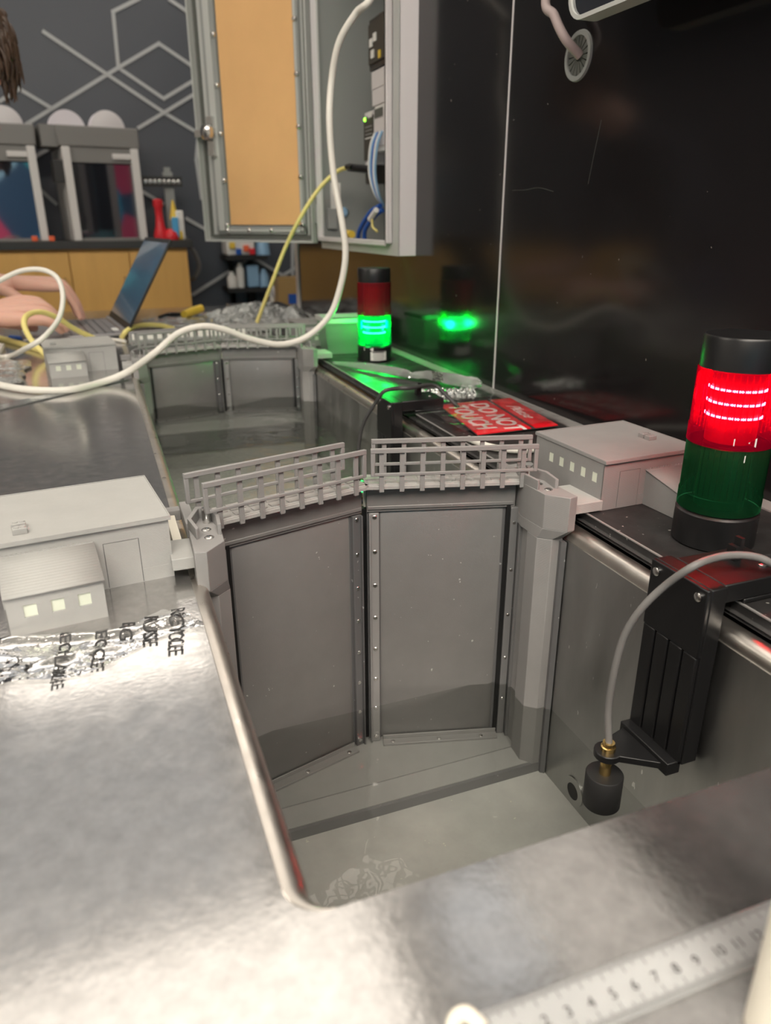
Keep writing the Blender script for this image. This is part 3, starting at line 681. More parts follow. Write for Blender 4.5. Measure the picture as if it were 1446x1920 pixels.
# ================================================================ CLEAR BIN behind the green tower
def bin_():
    b = MB(); o = [(.452, 1.560), (.572, 1.545), (.580, 1.64), (.460, 1.655)]; bt = [(.459, 1.566), (.566, 1.552), (.573, 1.634), (.466, 1.648)]
    b.prism(bt, .0086, .072, top=o); b.b.faces.ensure_lookup_table(); b.b.faces.remove(b.b.faces[1])
    t = thing('clear_bin', 'frosted clear plastic bin glowing green behind the far signal tower', 'bin', (.515, 1.60, .0086))
    obj('bin_body', b, 'bin_clear', t)
    r = MB()
    for i in range(4):
        a, c = Vector((*o[i], .076)), Vector((*o[(i + 1) % 4], .076)); d = (c - a).normalized(); n_ = Vector((d.y, -d.x, 0)) * .004
        r.poly([a - n_ * .3, c - n_ * .3, c + n_, a + n_, *[q + Vector((0, 0, .009)) for q in (a - n_ * .3, c - n_ * .3, c + n_, a + n_)]], [(0, 1, 2, 3), (4, 5, 6, 7), (0, 1, 5, 4), (1, 2, 6, 5), (2, 3, 7, 6), (3, 0, 4, 7)])
    obj('bin_rim', r, 'enclosure_grey', t)
bin_()

# ================================================================ FILM ON THE LEFT WORKTOP, RULERS
def film():
    A_, B_, C_, D_ = (-.125, .530), (.041, .494), (-.13, .462), (.040, .458)
    A_, B_ = (-.125, .545), (.043, .500)
    t = thing('plastic_film', 'crinkled clear plastic film with recycling print below the left building', 'film', (-.04, .50, .0003))
    def hgt(x, y):
        u = (x + .13) / .172; c = .505 + .012 * math.sin(u * 5 + 1)
        ridge = .0075 * math.exp(-((y - c - .012 * u) / .005) ** 2) * (.5 + abs(noise.noise((x * 30, 1, 1)))) + .004 * math.exp(-((y - .478 - .25 * (x + .13) * .2) / .004) ** 2) * abs(noise.noise((x * 26, 5, 1))) * 2
        return .0008 + .0030 * abs(noise.noise((x * 38 + y * 30, y * 70, 4))) + ridge
    def f(u, v):
        x = -.13 + .172 * u; yb = .535 - .04 * u + .03 * max(0, 1 - abs(u - .85) / .18); yn = .448 + .038 * u + .010 * math.sin(u * 9)
        y = yn + (yb - yn) * v
        return (x, y, hgt(x, y))
    obj('film_sheet', MB().grid(f, 110, 70), 'film', t, smooth=20)
    words = [('RECYCLE', .0150, (.022, .526), -98), ('REUSE', .0145, (.002, .522), -96), ('BAG', .013, (-.014, .518), -98), ('RECYCLE', .012, (-.032, .512), -96), ('RECYCLABLE', .011, (-.056, .515), -95)]
    for s_, sz, (x, y), an in words:
        o = text('print', s_, sz, 'ink', t, Matrix.Translation((x, y, 0)) @ Matrix.Rotation(math.radians(an), 4, 'Z'), 0, .0002, depth=0)
        for v in o.data.vertices: w_ = v.co + wloc(t); v.co.z = hgt(w_.x, w_.y) + .0004 - wloc(t).z
film()
def ruler(name, label, p0, p1, w_, z, m, step, group=None, nums=True, side=1):
    p0, p1 = Vector((*p0, z)), Vector((*p1, z)); d = (p1 - p0).normalized(); n = Vector((-d.y, d.x, 0)); Lr = (p1 - p0).length
    t = thing(name, label, 'ruler', p0)
    obj('ruler_blade', MB().poly([p0 + d * a + n * b + Vector((0, 0, h)) for h in (0, .0016) for a, b in ((0, 0), (Lr, 0), (Lr, w_), (0, w_))], [(3, 2, 1, 0), (4, 5, 6, 7), (0, 1, 5, 4), (1, 2, 6, 5), (2, 3, 7, 6), (3, 0, 4, 7)]), m, t, bevel=.0004)
    b = MB(); i = 0; s = 0.004; zz = Vector((0, 0, .00172))
    while s < Lr - .003:
        ln = .0062 if i % 10 == 0 else (.0045 if i % 5 == 0 else .003)
        for e in (0, 1):
            a0 = p0 + d * s + n * (0 if e == 0 else w_) + zz; a1 = a0 + n * (ln if e == 0 else -ln); q = d * .00016
            b.poly([a0 - q, a0 + q, a1 + q, a1 - q], [(0, 1, 2, 3)])
        s += step; i += 1
    obj('tick_marks', b, 'ink', t)
    k_ = 1; s = .004 + step * 10
    while s < Lr - .006 and nums:
        mt = frame(p0 + d * (s - .0015) + n * (w_ * .36) + zz, d, n); text('numeral', str(k_), .0062, 'ink', t, mt, depth=.00003); s += step * 10; k_ += 1
    return t
ruler('clear_ruler', 'translucent ruler lying across the near right corner of the worktop', (.097, .1425), (.335, .140), .0215, .0006, 'ruler_clear', .001)
obj('centre_groove', MB(), 'ink') if False else None
ruler('long_clear_ruler', 'long clear ruler lying on the far left of the worktop behind the cable', (-.33, 1.150), (.038, 1.478), .03, .0006, 'acrylic', .0022)
tag(obj('cable_tip', MB().tube(spline([(.0835, .152, .0032), (.088, .1625, .004), (.094, .1640, .004), (.0975, .157, .0035)], 6), .0030, 12), 'cream'), 'small cream hook shaped piece at the ruler end', 'hook')
tag(obj('white_box', MB().prism([(.187, .118), (.24, .118), (.26, .165), (.2075, .1485)], .0004, .080, top=[(.190, .112), (.25, .110), (.27, .165), (.2150, .1505)]) if False else MB().cyl((.2040, .115, .0), (.221, .127, .10), .017, 28), 'cream'), 'out of focus cream handle at the bottom right corner', 'handle')

# ================================================================ ENCLOSURE
XF = .587
def enclosure():
    t = thing('control_enclosure', 'open grey electrical enclosure recessed in the glossy black wall', 'cabinet', (XF, 1.75, EZ0))
    P = lambda n, b, m, par=t, bev=0: obj(n, b, m, par, bevel=bev)
    y0, y1, z0, z1 = EY0, EY1, EZ0, EZ1; xb = .78; th = .004
    P('enclosure_body', MB().box(XF, xb, y0, y0 + th, z0, z1).box(XF, xb, y1 - th, y1, z0, z1).box(XF, xb, y0 + th, y1 - th, z0, z0 + th).box(XF, xb, y0 + th, y1 - th, z1 - th, z1), 'enclosure_white', bev=.001)
    P('back_plate', MB().box(xb - .01, xb, y0 + th, y1 - th, z0 + th, z1 - th), 'enclosure_inner')
    P('inner_lining', MB().box(XF + .003, xb - .01, y1 - th - .002, y1 - th, z0 + th, z1 - th).box(XF + .02, xb - .01, y0 + th, y1 - th, z0 + th, z0 + th + .002), 'enclosure_inner')
    # front frame around the opening and its raised rain lip
    fr = MB(); f = .030
    for a, c, e, g in ((y0, y0 + f, z0, z1), (y1 - f * .6, y1, z0, z1), (y0 + f, y1 - f * .6, z0, z0 + .022), (y0 + f, y1 - f * .6, z1 - .022, z1)): fr.box(XF - .001, XF + .002, a, c, e, g)
    P('front_frame', fr, 'enclosure_grey')
    lp = MB(); ya, yb_, za = y0 + .042, y1 - .010, z0 + .024
    lp.box(XF - .014, XF, ya - .006, ya, za, z1 - .02).box(XF - .014, XF, yb_, yb_ + .004, za, z1 - .02).box(XF - .014, XF, ya, yb_, za, za + .005)
    lp.box(XF - .014, XF - .011, ya - .012, ya, za, z1 - .02).box(XF - .014, XF - .011, ya, yb_, za - .005, za)
    lp.box(XF + .0, XF + .03, ya + .0, ya + .003, za, z1 - .02)
    P('rain_lip', lp, 'enclosure_white', bev=.0008)
    # door hinged at the far edge, swung well open
    H = Vector((XF - .010, y1 + .004, z0)); d = Vector((-.575, .82, 0)).normalized(); n = Vector((-d.y, d.x, 0))   # n points to the inner side (camera)
    n = -n if n.y > 0 else n
    Ld = .416; zb, zt = z0 + .012, z1 - .004
    M_ = Matrix((( d.x, n.x, 0, H.x), (d.y, n.y, 0, H.y), (0, 0, 1, 0), (0, 0, 0, 1)))
    def DB(*bx):
        b = MB()
        for q in bx: b.box(*q, M=M_)
        return b
    door = P('enclosure_door', DB((.004, Ld, -.003, 0, zb, zt), (.004, .008, 0, .018, zb, zt), (Ld - .004, Ld, 0, .018, zb, zt), (.008, Ld - .004, 0, .018, zb, zb + .004), (.008, Ld - .004, 0, .018, zt - .004, zt)), 'enclosure_grey', bev=.0006)
    Q = lambda n_, b, m: obj(n_, b, m, door)
    Q('gasket', DB((.012, .022, 0, .006, zb + .012, zt - .012), (Ld - .022, Ld - .012, 0, .006, zb + .012, zt - .012), (.022, Ld - .022, 0, .006, zb + .010, zb + .020), (.022, Ld - .022, 0, .006, zt - .02, zt - .01)), 'gasket')
    Q('clamp_frame', DB((.034, .050, 0, .010, zb + .024, zt - .03), (Ld - .095, Ld - .045, 0, .010, zb + .024, zt - .03), (.034, Ld - .045, 0, .010, zb + .022, zb + .042), (.034, Ld - .045, 0, .010, zt - .05, zt - .03)), 'enclosure_inner')
    Q('clamp_bar', DB((.040, .046, .010, .013, zb + .03, zt - .04), (Ld - .080, Ld - .058, .010, .013, zb + .03, zt - .04), (.05, Ld - .1, .010, .013, zb + .028, zb + .034)), 'enclosure_grey')
    zc = zt - .055
    Q('cardboard_panel', DB((.052, Ld - .100, .004, .0065, zb + .054, zc)), 'cardboard')
    Q('cardboard_strip', DB((.0525, .058, .0065, .0072, zb + .054, zc), (.052, Ld - .1, .0065, .0072, zb + .046, zb + .056)), 'cardboard')
    for i in range(6):
        for u in (.042, Ld - .090):
            zz = zb + .045 + i * .118; q = M_ @ Vector((u, .010, zz)); Q('clamp_bolt', MB().lathe([(.0075, 0), (.007, .004), (.004, .007)], q, n, 14), 'screw_steel')
    for i in range(4): q = M_ @ Vector((.070 + i * .085, .010, zb + .031)); Q('clamp_bolt', MB().lathe([(.0075, 0), (.007, .004), (.004, .007)], q, n, 14), 'screw_steel')
    # latch at the free edge
    zl = zb + .285; lt = DB((Ld - .075, Ld - .045, .010, .030, zl - .012, zl + .010), (Ld - .072, Ld - .050, .010, .024, zl - .060, zl + .040), (Ld - .050, Ld - .006, .016, .030, zl - .010, zl + .008))
    q = M_ @ Vector((Ld - .060, .030, zl)); lt.lathe([(.022, 0), (.020, .010), (.008, .016)], q, n, 18)
    Q('latch', lt, 'screw_steel')
    for zz in (zb + .05, zb + .56): P('hinge', MB().cyl((H.x, H.y, zz), (H.x, H.y, zz + .045), .007, 14), 'enclosure_inner')
    # paper notice and bolt on the far inner side
    ys = y1 - th - .0025
    P('mounting_bolt', MB().lathe([(.013, 0), (.013, .003), (.008, .010)], (.647, ys, .303), (0, -1, 0), 20), 'blue_pale')
    P('paper_notice', MB().box(.612, .640, ys - .0012, ys, .295, .375), 'label_white')
    P('corner_bracket', MB().box(.600, .625, ys - .012, ys, .262, .312), 'enclosure_inner', bev=.001)
    return t
enclosure()
# devices inside: fronts face the room at x=XD
XD = .655
def device(y0, y1, z0, z1, m, label, name='controller_module', cat='module', xd=XD, front=None):
    t = thing(name, label, cat, (xd + .05, (y0 + y1) / 2, z0))
    obj('module_case', MB().box(xd, .769, y0, y1, z0, z1), m, t, bevel=.0015)
    if front: obj('front_cover', MB().box(xd - .003, xd, y0 + .003, y1 - .002, z0 + .012, z1 - .010), front, t)
    return t
yA = px(680, 300, XD).y; 
ctl = device(1.800, 1.868, .405, .520, 'enclosure_white', 'controller module with dark front and lit green lamp', front='dark_front')
yA = 1.868
obj('status_lamp', MB().lathe([(.005, 0), (.003, .003)], (XD - .003, yA - .012, .505), (-1, 0, 0), 14), 'led_green', ctl)
obj('paper_label', MB().box(XD - .0042, XD - .003, yA - .060, yA - .034, .506, .518), 'label_white', ctl)
for i in range(4): obj('print_line', MB().box(XD - .0036, XD - .003, yA - .060, yA - .012, .487 - i * .008, .489 - i * .008), 'label_white' if i == 3 else 'enclosure_inner', ctl)
obj('lower_case', MB().box(XD, .769, 1.802, 1.866, .365, .405), 'dark_front', ctl, bevel=.001)
io = device(1.69, 1.797, .43, .525, 'label_white', 'pale terminal module beside the controller', front='enclosure_white')
obj('terminal_window', MB().box(XD - .0045, XD - .003, 1.735, 1.788, .50, .518), 'gasket', io)
device(1.66, 1.815, .527, .560, 'enclosure_white', 'beige relay module just above the controller')
device(1.66, 1.818, .5605, .597, 'enclosure_white', 'upper beige relay module above the controller')
dk_ = device(1.66, 1.830, .600, .70, 'black_plastic', 'black device with white tags in the upper enclosure', front='dark_front')
for yy, zz in ((1.800, .645), (1.775, .652), (1.79, .622)): obj('white_tag', MB().box(XD - .005, XD - .003, yy, yy + .018, zz, zz + .016), 'label_white', dk_)
obj('yellow_terminal', MB().box(XD - .005, XD - .003, 1.748, 1.760, .615, .63), 'yellow_plastic', dk_)
for i in range(5):
    zz = .48 - i * .012
    wire('wire', ('leftmost pale', 'second', 'third', 'fourth', 'rightmost')[i] + ' signal wire hanging from the terminal module', [(XD - .004, 1.785 - i * .012, .47), (XD - .014, 1.790 - i * .012, .44), (XD - .016, 1.792 - i * .010, .385), (XD - .008, 1.775 - i * .006, .340), (XD + .01, 1.765, .315)], .0030, ('label_white', 'blue_pale', 'blue_cable', 'label_white', 'blue_pale')[i], group='wires from the terminal module')
wire('blue_cable', 'left thick blue cable curving to the bottom of the enclosure', [(XD, 1.76, .315), (XD - .012, 1.80, .30), (XD - .018, 1.86, .262), (XD - .015, 1.885, .236)], .0055, 'blue_cable')
wire('blue_cable', 'right thick blue cable curving to the bottom of the enclosure', [(XD, 1.745, .305), (XD - .012, 1.77, .292), (XD - .018, 1.82, .262), (XD - .015, 1.835, .238)], .0055, 'blue_cable')
wire('white_plug', 'white cable plug among the blue cables', [(XD - .02, 1.735, .305), (XD - .02, 1.78, .285)], .0065, 'label_white', 'plug')
wire('ground_wire', 'thin yellow green ground wire under the white plug', [(XD - .02, 1.765, .285), (XD - .02, 1.76, .268), (XD - .018, 1.735, .258)], .0028, 'cable_yellow')
tag(obj('yellow_gland', MB().cyl((.622, yA + .060, .252), (.622, yA + .012, .250), .009, 16), 'yellow_plastic'), 'yellow capped gland at the enclosure bottom', 'gland')

# ================================================================ CABLES
W1 = [Vector((.68, 1.70, .86)), Vector((.62, 1.60, .80))] + [py(*q) for q in ((700, -12, 1.40), (668, 25, 1.42), (636, 80, 1.45), (622, 150, 1.47), (618, 230, 1.46), (626, 330, 1.45), (642, 420, 1.43), (648, 480, 1.42), (638, 540, 1.42), (618, 592, 1.42), (575, 632, 1.42), (525, 646, 1.42), (470, 636, 1.42), (420, 618, 1.42), (380, 612, 1.42), (335, 625, 1.42), (290, 662, 1.40), (240, 697, 1.44))] + [pz(*q) for q in ((190, 717, .0068), (130, 731, .0068), (60, 731, .0068), (0, 722, .0068), (-60, 705, .0068))] + [Vector((-.36, 1.62, .0068)), Vector((-.50, 1.66, .0068))]
wire('white_cable', 'long off-white cable sagging from the enclosure across the far gate', W1, .0062, 'cable_white')
W2 = [Vector((-.50, 1.72, .006)), Vector((-.38, 1.75, .03))] + [py(*q) for q in ((-60, 560, 1.75), (0, 526, 1.75), (40, 508, 1.74), (80, 506, 1.72), (108, 522, 1.70), (118, 556, 1.67), (110, 598, 1.62), (80, 634, 1.55), (45, 655, 1.60))] + [pz(20, 667, .0055), pz(-20, 672, .0055)]
wire('grey_cable', 'grey-white cable making a high loop over the laptop hands', W2, .0050, 'cable_white')
W3 = [px(662, 314, XD - .03), px(650, 315, XD - .03)] + [py(*q) for q in ((632, 322, 1.92), (600, 352, 1.92), (565, 405, 1.93), (535, 465, 1.96), (512, 525, 1.97), (493, 575, 2.00), (482, 604, 2.02))]
wire('yellow_cable', 'thin yellow network cable hanging out of the enclosure', W3, .0050, 'cable_yellow')
plug = px(690, 316, XD - .02); tag(obj('black_plug', MB().cyl(px(655, 314, XD - .035), px(695, 318, XD - .004), .009, 14).cyl(px(650, 313, XD - .04), px(660, 314, XD - .035), .006, 12), 'black_plastic'), 'black connector plug in the controller module', 'plug')
Z = lambda *q: [pz(*p) for p in q]
wire('yellow_cable', 'yellow cable loop in front of the laptop', Z((88, 668, .007)) + [py(*q) for q in ((62, 642, 1.82), (46, 612, 1.84), (50, 592, 1.86), (76, 585, 1.88), (108, 596, 1.90), (142, 618, 1.93))] + Z((190, 640, .006)), .0062, 'cable_yellow')
wire('yellow_cable', 'yellow cable arching behind the far left gate post', Z((228, 634, .006), (238, 620, .024), (262, 610, .028), (300, 610, .020), (325, 616, .006)), .0062, 'cable_yellow')
wire('yellow_cable', 'yellow cable lying at the left edge by the keyboard', Z((-40, 620, .006), (0, 634, .006), (40, 645, .006), (85, 660, .006), (100, 668, .006)), .0070, 'cable_yellow')
wire('white_flat_cable', 'thin white cable in front of the laptop base', Z((100, 650, .005), (150, 640, .005), (200, 636, .005), (235, 640, .005)), .0040, 'cable_white')
wire('blue_plug_cable', 'short cable with blue plug beside the laptop', Z((20, 634, .006), (40, 636, .006), (55, 638, .008)), .0075, 'blue_cable')
wire('coiled_cable', 'white cable end between the right building and railings', [(.560, .80, .012), (.520, .775, .014), (.480, .765, .013), (.445, .790, .013), (.436, .84, .012)], .0045, 'cable_white')
wire('pink_hose', 'grey pink hose running into the round wall grommet', [Vector((.600, .845, .76)), Vector((.600, .93, .70))] + [px(*q) for q in ((1025, -20, .600), (1040, 30, .598), (1060, 72, .602), (1088, 105, .6235))], .0058, 'cable_pink', 'hose')
def grommet():
    t = thing('wall_grommet', 'round grey cable grommet with radial slits in the black wall', 'grommet', (WX - .004, .9415, .479))
    obj('grommet_ring', MB().lathe([(.0225, 0), (.0232, .003), (.0285, .003), (.0295, 0)], (WX, .9415, .479), (-1, 0, 0), 40, caps=False), 'enclosure_inner', t)
    for i in range(16):
        a0, a1 = 2 * PI * i / 16 + .04, 2 * PI * (i + 1) / 16 - .04
        obj('brush_segment', MB().poly([(WX - x, .9415 + r * math.cos(a), .479 + r * math.sin(a)) for x in (.0005, .0015) for r, a in ((.006, a0), (.0226, a0), (.0226, a1), (.006, a1))], [(0, 1, 2, 3), (4, 5, 6, 7), (0, 1, 5, 4), (1, 2, 6, 5), (2, 3, 7, 6), (3, 0, 4, 7)]), 'gasket', t)
grommet()
def monitor():
    t = thing('wall_monitor', 'white rimmed wall display with dark screen at the top right', 'monitor', (.59, .65, .49))
    X0, X1, Y0, Y1_, Z0, Z1 = .552, .575, .30, .862, .492, .85; r = .028
    def rr(o, r_):
        p = []
        for cy_, cz_, a0 in ((Y0 + r, Z0 + r, 180), (Y1_ - r, Z0 + r, 270), (Y1_ - r, Z1 - r, 0), (Y0 + r, Z1 - r, 90)):
            for i in range(7): a = math.radians(a0 + 15 * i); p.append((cy_ + r_ * math.cos(a), cz_ + r_ * math.sin(a)))
        return p
    O = rr(0, r); I = rr(0, r - .0045); n = len(O); b = MB()
    pts = [(X0, y, z) for y, z in O] + [(X0, y, z) for y, z in I] + [(X1, y, z) for y, z in O] + [(X0 + .003, y, z) for y, z in I]
    b.poly(pts, [(i, (i + 1) % n, n + (i + 1) % n, n + i) for i in range(n)] + [(i, (i + 1) % n, 2 * n + (i + 1) % n, 2 * n + i) for i in range(n)] + [(n + i, n + (i + 1) % n, 3 * n + (i + 1) % n, 3 * n + i) for i in range(n)] + [tuple(range(2 * n, 3 * n))])
    obj('monitor_case', b, 'enclosure_grey', t)
    obj('screen', MB().poly([(X0 + .0031, y, z) for y, z in I], [tuple(range(n))]), 'dark_glass', t)
    obj('wall_bracket', MB().box(X1, WX, .5, .65, .6, .75), 'black_plastic', t)
monitor()

# ================================================================ LAPTOP
def laptop():
    t = thing('laptop', 'open grey laptop with dark blue screen on the far worktop', 'laptop', (-.06, 2.16, .0005))
    P = lambda n, b, m, par=t, bev=0: obj(n, b, m, par, bevel=bev)
    x0, x1, y0, y1 = -.185, .050, 2.0, 2.35
    P('base', MB().box(x0, x1, y0, y1, .001, .018), 'laptop_grey', bev=.002)
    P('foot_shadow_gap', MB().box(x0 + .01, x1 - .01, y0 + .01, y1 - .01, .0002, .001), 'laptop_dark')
    P('touchpad', MB().box(x0 + .012, x0 + .075, 2.11, 2.22, .018, .0186), 'laptop_grey')
    kb = P('key_bed', MB().box(-.095, .028, y0 + .015, y1 - .015, .018, .0184), 'laptop_dark')
    for r_ in range(6):
        for c in range(15):
            xx = -.092 + r_ * .0200; yy = y0 + .018 + c * .0197
            obj('key', MB().box(xx, xx + .0165, yy, yy + .0165, .0184, .0200), 'laptop_grey', kb)
    P('port', MB().box(x1 - .035, x1 - .015, y0 - .0003, y0 + .003, .006, .012), 'laptop_dark')
    P('sticker', MB().box(x1 - .02, x1 - .004, y0 + .06, y0 + .11, .0181, .0185), 'label_white')
    hx, hz = .055, .020; tx, tz = .188, .240; d = Vector((tx - hx, 0, tz - hz)); L_ = d.length; d.normalize(); n = Vector((-d.z, 0, d.x))
    def Q(a0, a1, ya, yb, h0, h1):
        o = Vector((hx, 0, hz)); return MB().poly([o + d * a + n * h + Vector((0, y, 0)) for h in (h0, h1) for a, y in ((a0, ya), (a1, ya), (a1, yb), (a0, yb))], [(0, 1, 2, 3), (4, 5, 6, 7), (0, 1, 5, 4), (1, 2, 6, 5), (2, 3, 7, 6), (3, 0, 4, 7)])
    P('lid', Q(0, L_, y0, y1, -.006, 0), 'laptop_dark', bev=.0015)
    P('screen', Q(.022, L_ - .012, y0 + .008, y1 - .008, 0, .0006), 'laptop_screen')
    P('hinge_bar', MB().cyl((hx - .002, y0 + .02, .019), (hx - .002, y1 - .02, .019), .007, 12), 'laptop_grey')
    t.rotation_euler[2] = math.radians(6); t.location.x -= .012
laptop()

# ================================================================ PERSON leaning over the laptop
def skin(name, chains, m, parent, sub=2, joints=None):
    """chains: list of lists of (x,y,z,r); later chains may start with an index tuple ('at', chain, idx)"""
    me = bpy.data.meshes.new(name); V = []; E_ = []; Rr = []; ids = []
    for ch in chains:
        ix = []
        for k_, q in enumerate(ch):
            if q[0] == 'at': ix.append(ids[q[1]][q[2]]); continue
            V.append(q[:3]); Rr.append(q[3] if isinstance(q[3], tuple) else (q[3], q[3])); ix.append(len(V) - 1)
        E_ += list(zip(ix, ix[1:])); ids.append(ix)
    off = wloc(parent); V = [Vector(v) - off for v in V]
    me.from_pydata(V, E_, []); o = bpy.data.objects.new(name, me); COL.objects.link(o); o.parent = parent
    sm = o.modifiers.new('skin', 'SKIN'); sm.use_smooth_shade = True
    for i, r in enumerate(Rr): me.skin_vertices[0].data[i].radius = r
    me.skin_vertices[0].data[0].use_root = True
    s2 = o.modifiers.new('sub', 'SUBSURF'); s2.levels = sub; s2.render_levels = sub
    me.materials.append(MATS[m]); 
    dg = bpy.context.evaluated_depsgraph_get(); nm = bpy.data.meshes.new_from_object(o.evaluated_get(dg)); o.modifiers.clear(); o.data = nm; nm.name = name
    return o
def person():
    t = thing('person', 'person in dark clothes leaning in from the left and typing on the laptop', 'person', (-.72, 2.15, ZF))
    hipx = -.70; sh = (-.43, 2.17, .50)
    B_ = [[(hipx, 2.17, .16, (.15, .12)), (-.66, 2.17, .28, (.15, .11)), (-.58, 2.17, .40, (.17, .11)), (-.48, 2.17, .49, (.15, .10)), (-.40, 2.17, .54, .06), (-.35, 2.17, .58, .05)],
          [('at', 0, 3), (-.45, 2.02, .48, .065), (-.46, 1.96, .30, .045), (-.42, 1.97, .14, .038), (-.37, 2.02, .09, .033)],
          [('at', 0, 3), (-.45, 2.32, .48, .065), (-.44, 2.39, .30, .045), (-.38, 2.36, .16, .038), (-.34, 2.33, .13, .033)]]
    skin('sweater', B_, 'sweater', t)
    skin('trousers', [[(hipx, 2.17, .16, (.16, .13)), (hipx, 2.17, .06, (.15, .12))], [('at', 0, 1), (-.69, 2.07, 0, .085), (-.66, 2.06, -.33, .058), (-.73, 2.06, -.66, .042)], [('at', 0, 1), (-.69, 2.27, 0, .085), (-.64, 2.28, -.33, .058), (-.71, 2.28, -.66, .042)]], 'trousers', t)
    for y in (2.06, 2.28): obj('shoe', MB().lathe([(.03, 0), (.045, .03), (.048, .10), (.045, .2), (.02, .26)], (-.78, y, ZF + .047), (1, 0, 0), 16), 'ink', t)
    # head: ellipsoid with face features, looking down to the laptop (+x, -z)
    C_ = Vector((-.235, 2.17, .665)); fwd = Vector((.78, 0, -.62)).normalized(); up = Vector((.62, 0, .78)); side = Vector((0, 1, 0))
    def hp(a, b_, c): return C_ + fwd * a + side * b_ + up * c
    b = MB()
    def hf(u, v):
        th = u * 2 * PI; ph = (v - .5) * PI * .998; x, y, z = math.cos(ph) * math.cos(th), math.cos(ph) * math.sin(th), math.sin(ph)
        jaw = 1 - .28 * max(0, -z) ; fx = .098 * x * (1 + (.06 if x > 0 else 0)); nose = .022 * math.exp(-((y * 6) ** 2) - ((z + .12) * 5) ** 2) if x > 0 else 0
        eye = -.006 * (math.exp(-(((abs(y) - .38) * 6) ** 2) - ((z - .02) * 8) ** 2)) if x > 0 else 0
        return hp(fx * jaw + nose + eye, .074 * y * jaw, .118 * z)
    b.grid(hf, 48, 32); obj('head', b, 'skin', t, smooth=80)
    obj('neck', MB().tube([(-.36, 2.17, .56), (-.30, 2.17, .60), (-.255, 2.17, .63)], .052, 16), 'skin', t)
    for s_ in (-1, 1):
        obj('ear', MB().lathe([(.004, 0), (.018, .004), (.020, .009), (.010, .012)], hp(-.005, s_ * .070, -.005), side * s_, 14), 'skin', t)
        obj('eye', MB().lathe([(.001, 0), (.010, .003), (.010, .008), (.003, .012)], hp(.086, s_ * .028, .003), fwd, 12), 'label_white', t)
    obj('mouth', MB().tube([hp(.080, -.022, -.062), hp(.088, 0, -.062), hp(.080, .022, -.062)], .004, 8), 'skin_nail', t)
    # hair: cap plus hanging strands
    h = MB()
    def cf(u, v):
        th = u * 2 * PI; ph = PI / 2 - v * PI * (.62 if math.cos(th) < .2 else .34); x, y, z = math.cos(ph) * math.cos(th), math.cos(ph) * math.sin(th), math.sin(ph)
        k_ = 1 + .05 * noise.noise((x * 5, y * 5, z * 5)); return hp(.112 * x * k_, .088 * y * k_, .132 * z * k_)
    h.grid(cf, 48, 18)
    hr = obj('hair', h, 'hair', t, smooth=80)
    rs = MB()
    for i in range(210):
        a = random.uniform(-1.1, 2.6) * (1 if i % 2 else -1); e = random.uniform(.1, 1.2)
        x, y, z = math.cos(e) * math.cos(a), math.cos(e) * math.sin(a), math.sin(e); p0 = hp(.108 * x, .086 * y, .128 * z)
        ln = random.uniform(.03, .085); dn = Vector((random.uniform(.0, .05), 0, -1)); out = (p0 - C_).normalized()
        p1 = p0 + out * .018 + dn * ln * .35; p2 = p0 + out * .014 + dn * ln; p2.x += random.uniform(-.01, .012)
        rs.tube(spline([p0, p1, p2], 4), [.006] * 3 + [.0055] * 3 + [.004, .003, .001], 5)
    tag(obj('hair_locks', rs, 'hair', t, smooth=80), kind='stuff')
    # hands
    def hand(fore, wr, kx, ys, zk_, tipx, tipz, thumb, rs=1., roll=0.):
        # one continuous surface: forearm, wrist, four fingers and a thumb
        ch = [[(*fore, (.036 * rs, .033 * rs)), (*wr, (.028 * rs, .022 * rs))]]
        y0 = sum(ys) / 4
        for i, y in enumerate(ys):
            zk = zk_ + (y - y0) * roll
            k_ = [0, .006, .002, -.010][i]; dz = [0, .003, .001, -.004][i]
            kn = (kx + k_, y, zk + dz); mid = (wr[0] * .5 + kn[0] * .5, wr[1] * .45 + y * .55, wr[2] * .5 + kn[2] * .5 + .002)
            pip = (kx + k_ + (tipx - kx) * .55, y * 1.0 + (y - y0) * .12, zk + dz - .004); dip = (kx + k_ + (tipx - kx) * .88, y + (y - y0) * .15, tipz + (zk - tipz) * .45); tip = (tipx + k_, y + (y - y0) * .15, tipz)
            ch.append([('at', 0, 1), (*mid, .0155 * rs), (*kn, .0130 * rs), (*pip, .0102 * rs), (*dip, .0088 * rs), (*tip, .0068 * rs)])
        ch.append([('at', 0, 1)] + [(*p, r_ * rs) for p, r_ in zip(thumb, (.0150, .0115, .0085))])
        o = skin('hand', ch, 'skin', t)
        for i, y in enumerate(ys): obj('nail', MB().lathe([(.0042, 0), (.0036, .0012)], (tipx + [0, .006, .002, -.010][i] + .0052, y + (y - y0) * .15, tipz + .006), (.85, 0, .5), 10), 'skin_nail', o)
    hand((-.40, 1.97, .075), (-.275, 1.99, .070), -.165, (1.955, 1.978, 2.001, 2.023), .088, -.085, .030, ((-.235, 2.015, .062), (-.185, 2.042, .048), (-.145, 2.050, .033)), 1.3, .6)
    hand((-.38, 2.34, .155), (-.240, 2.27, .128), -.125, (2.215, 2.238, 2.261, 2.283), .128, -.048, .030, ((-.222, 2.245, .112), (-.190, 2.222, .092), (-.158, 2.215, .070)), 1.15, .2)
person()

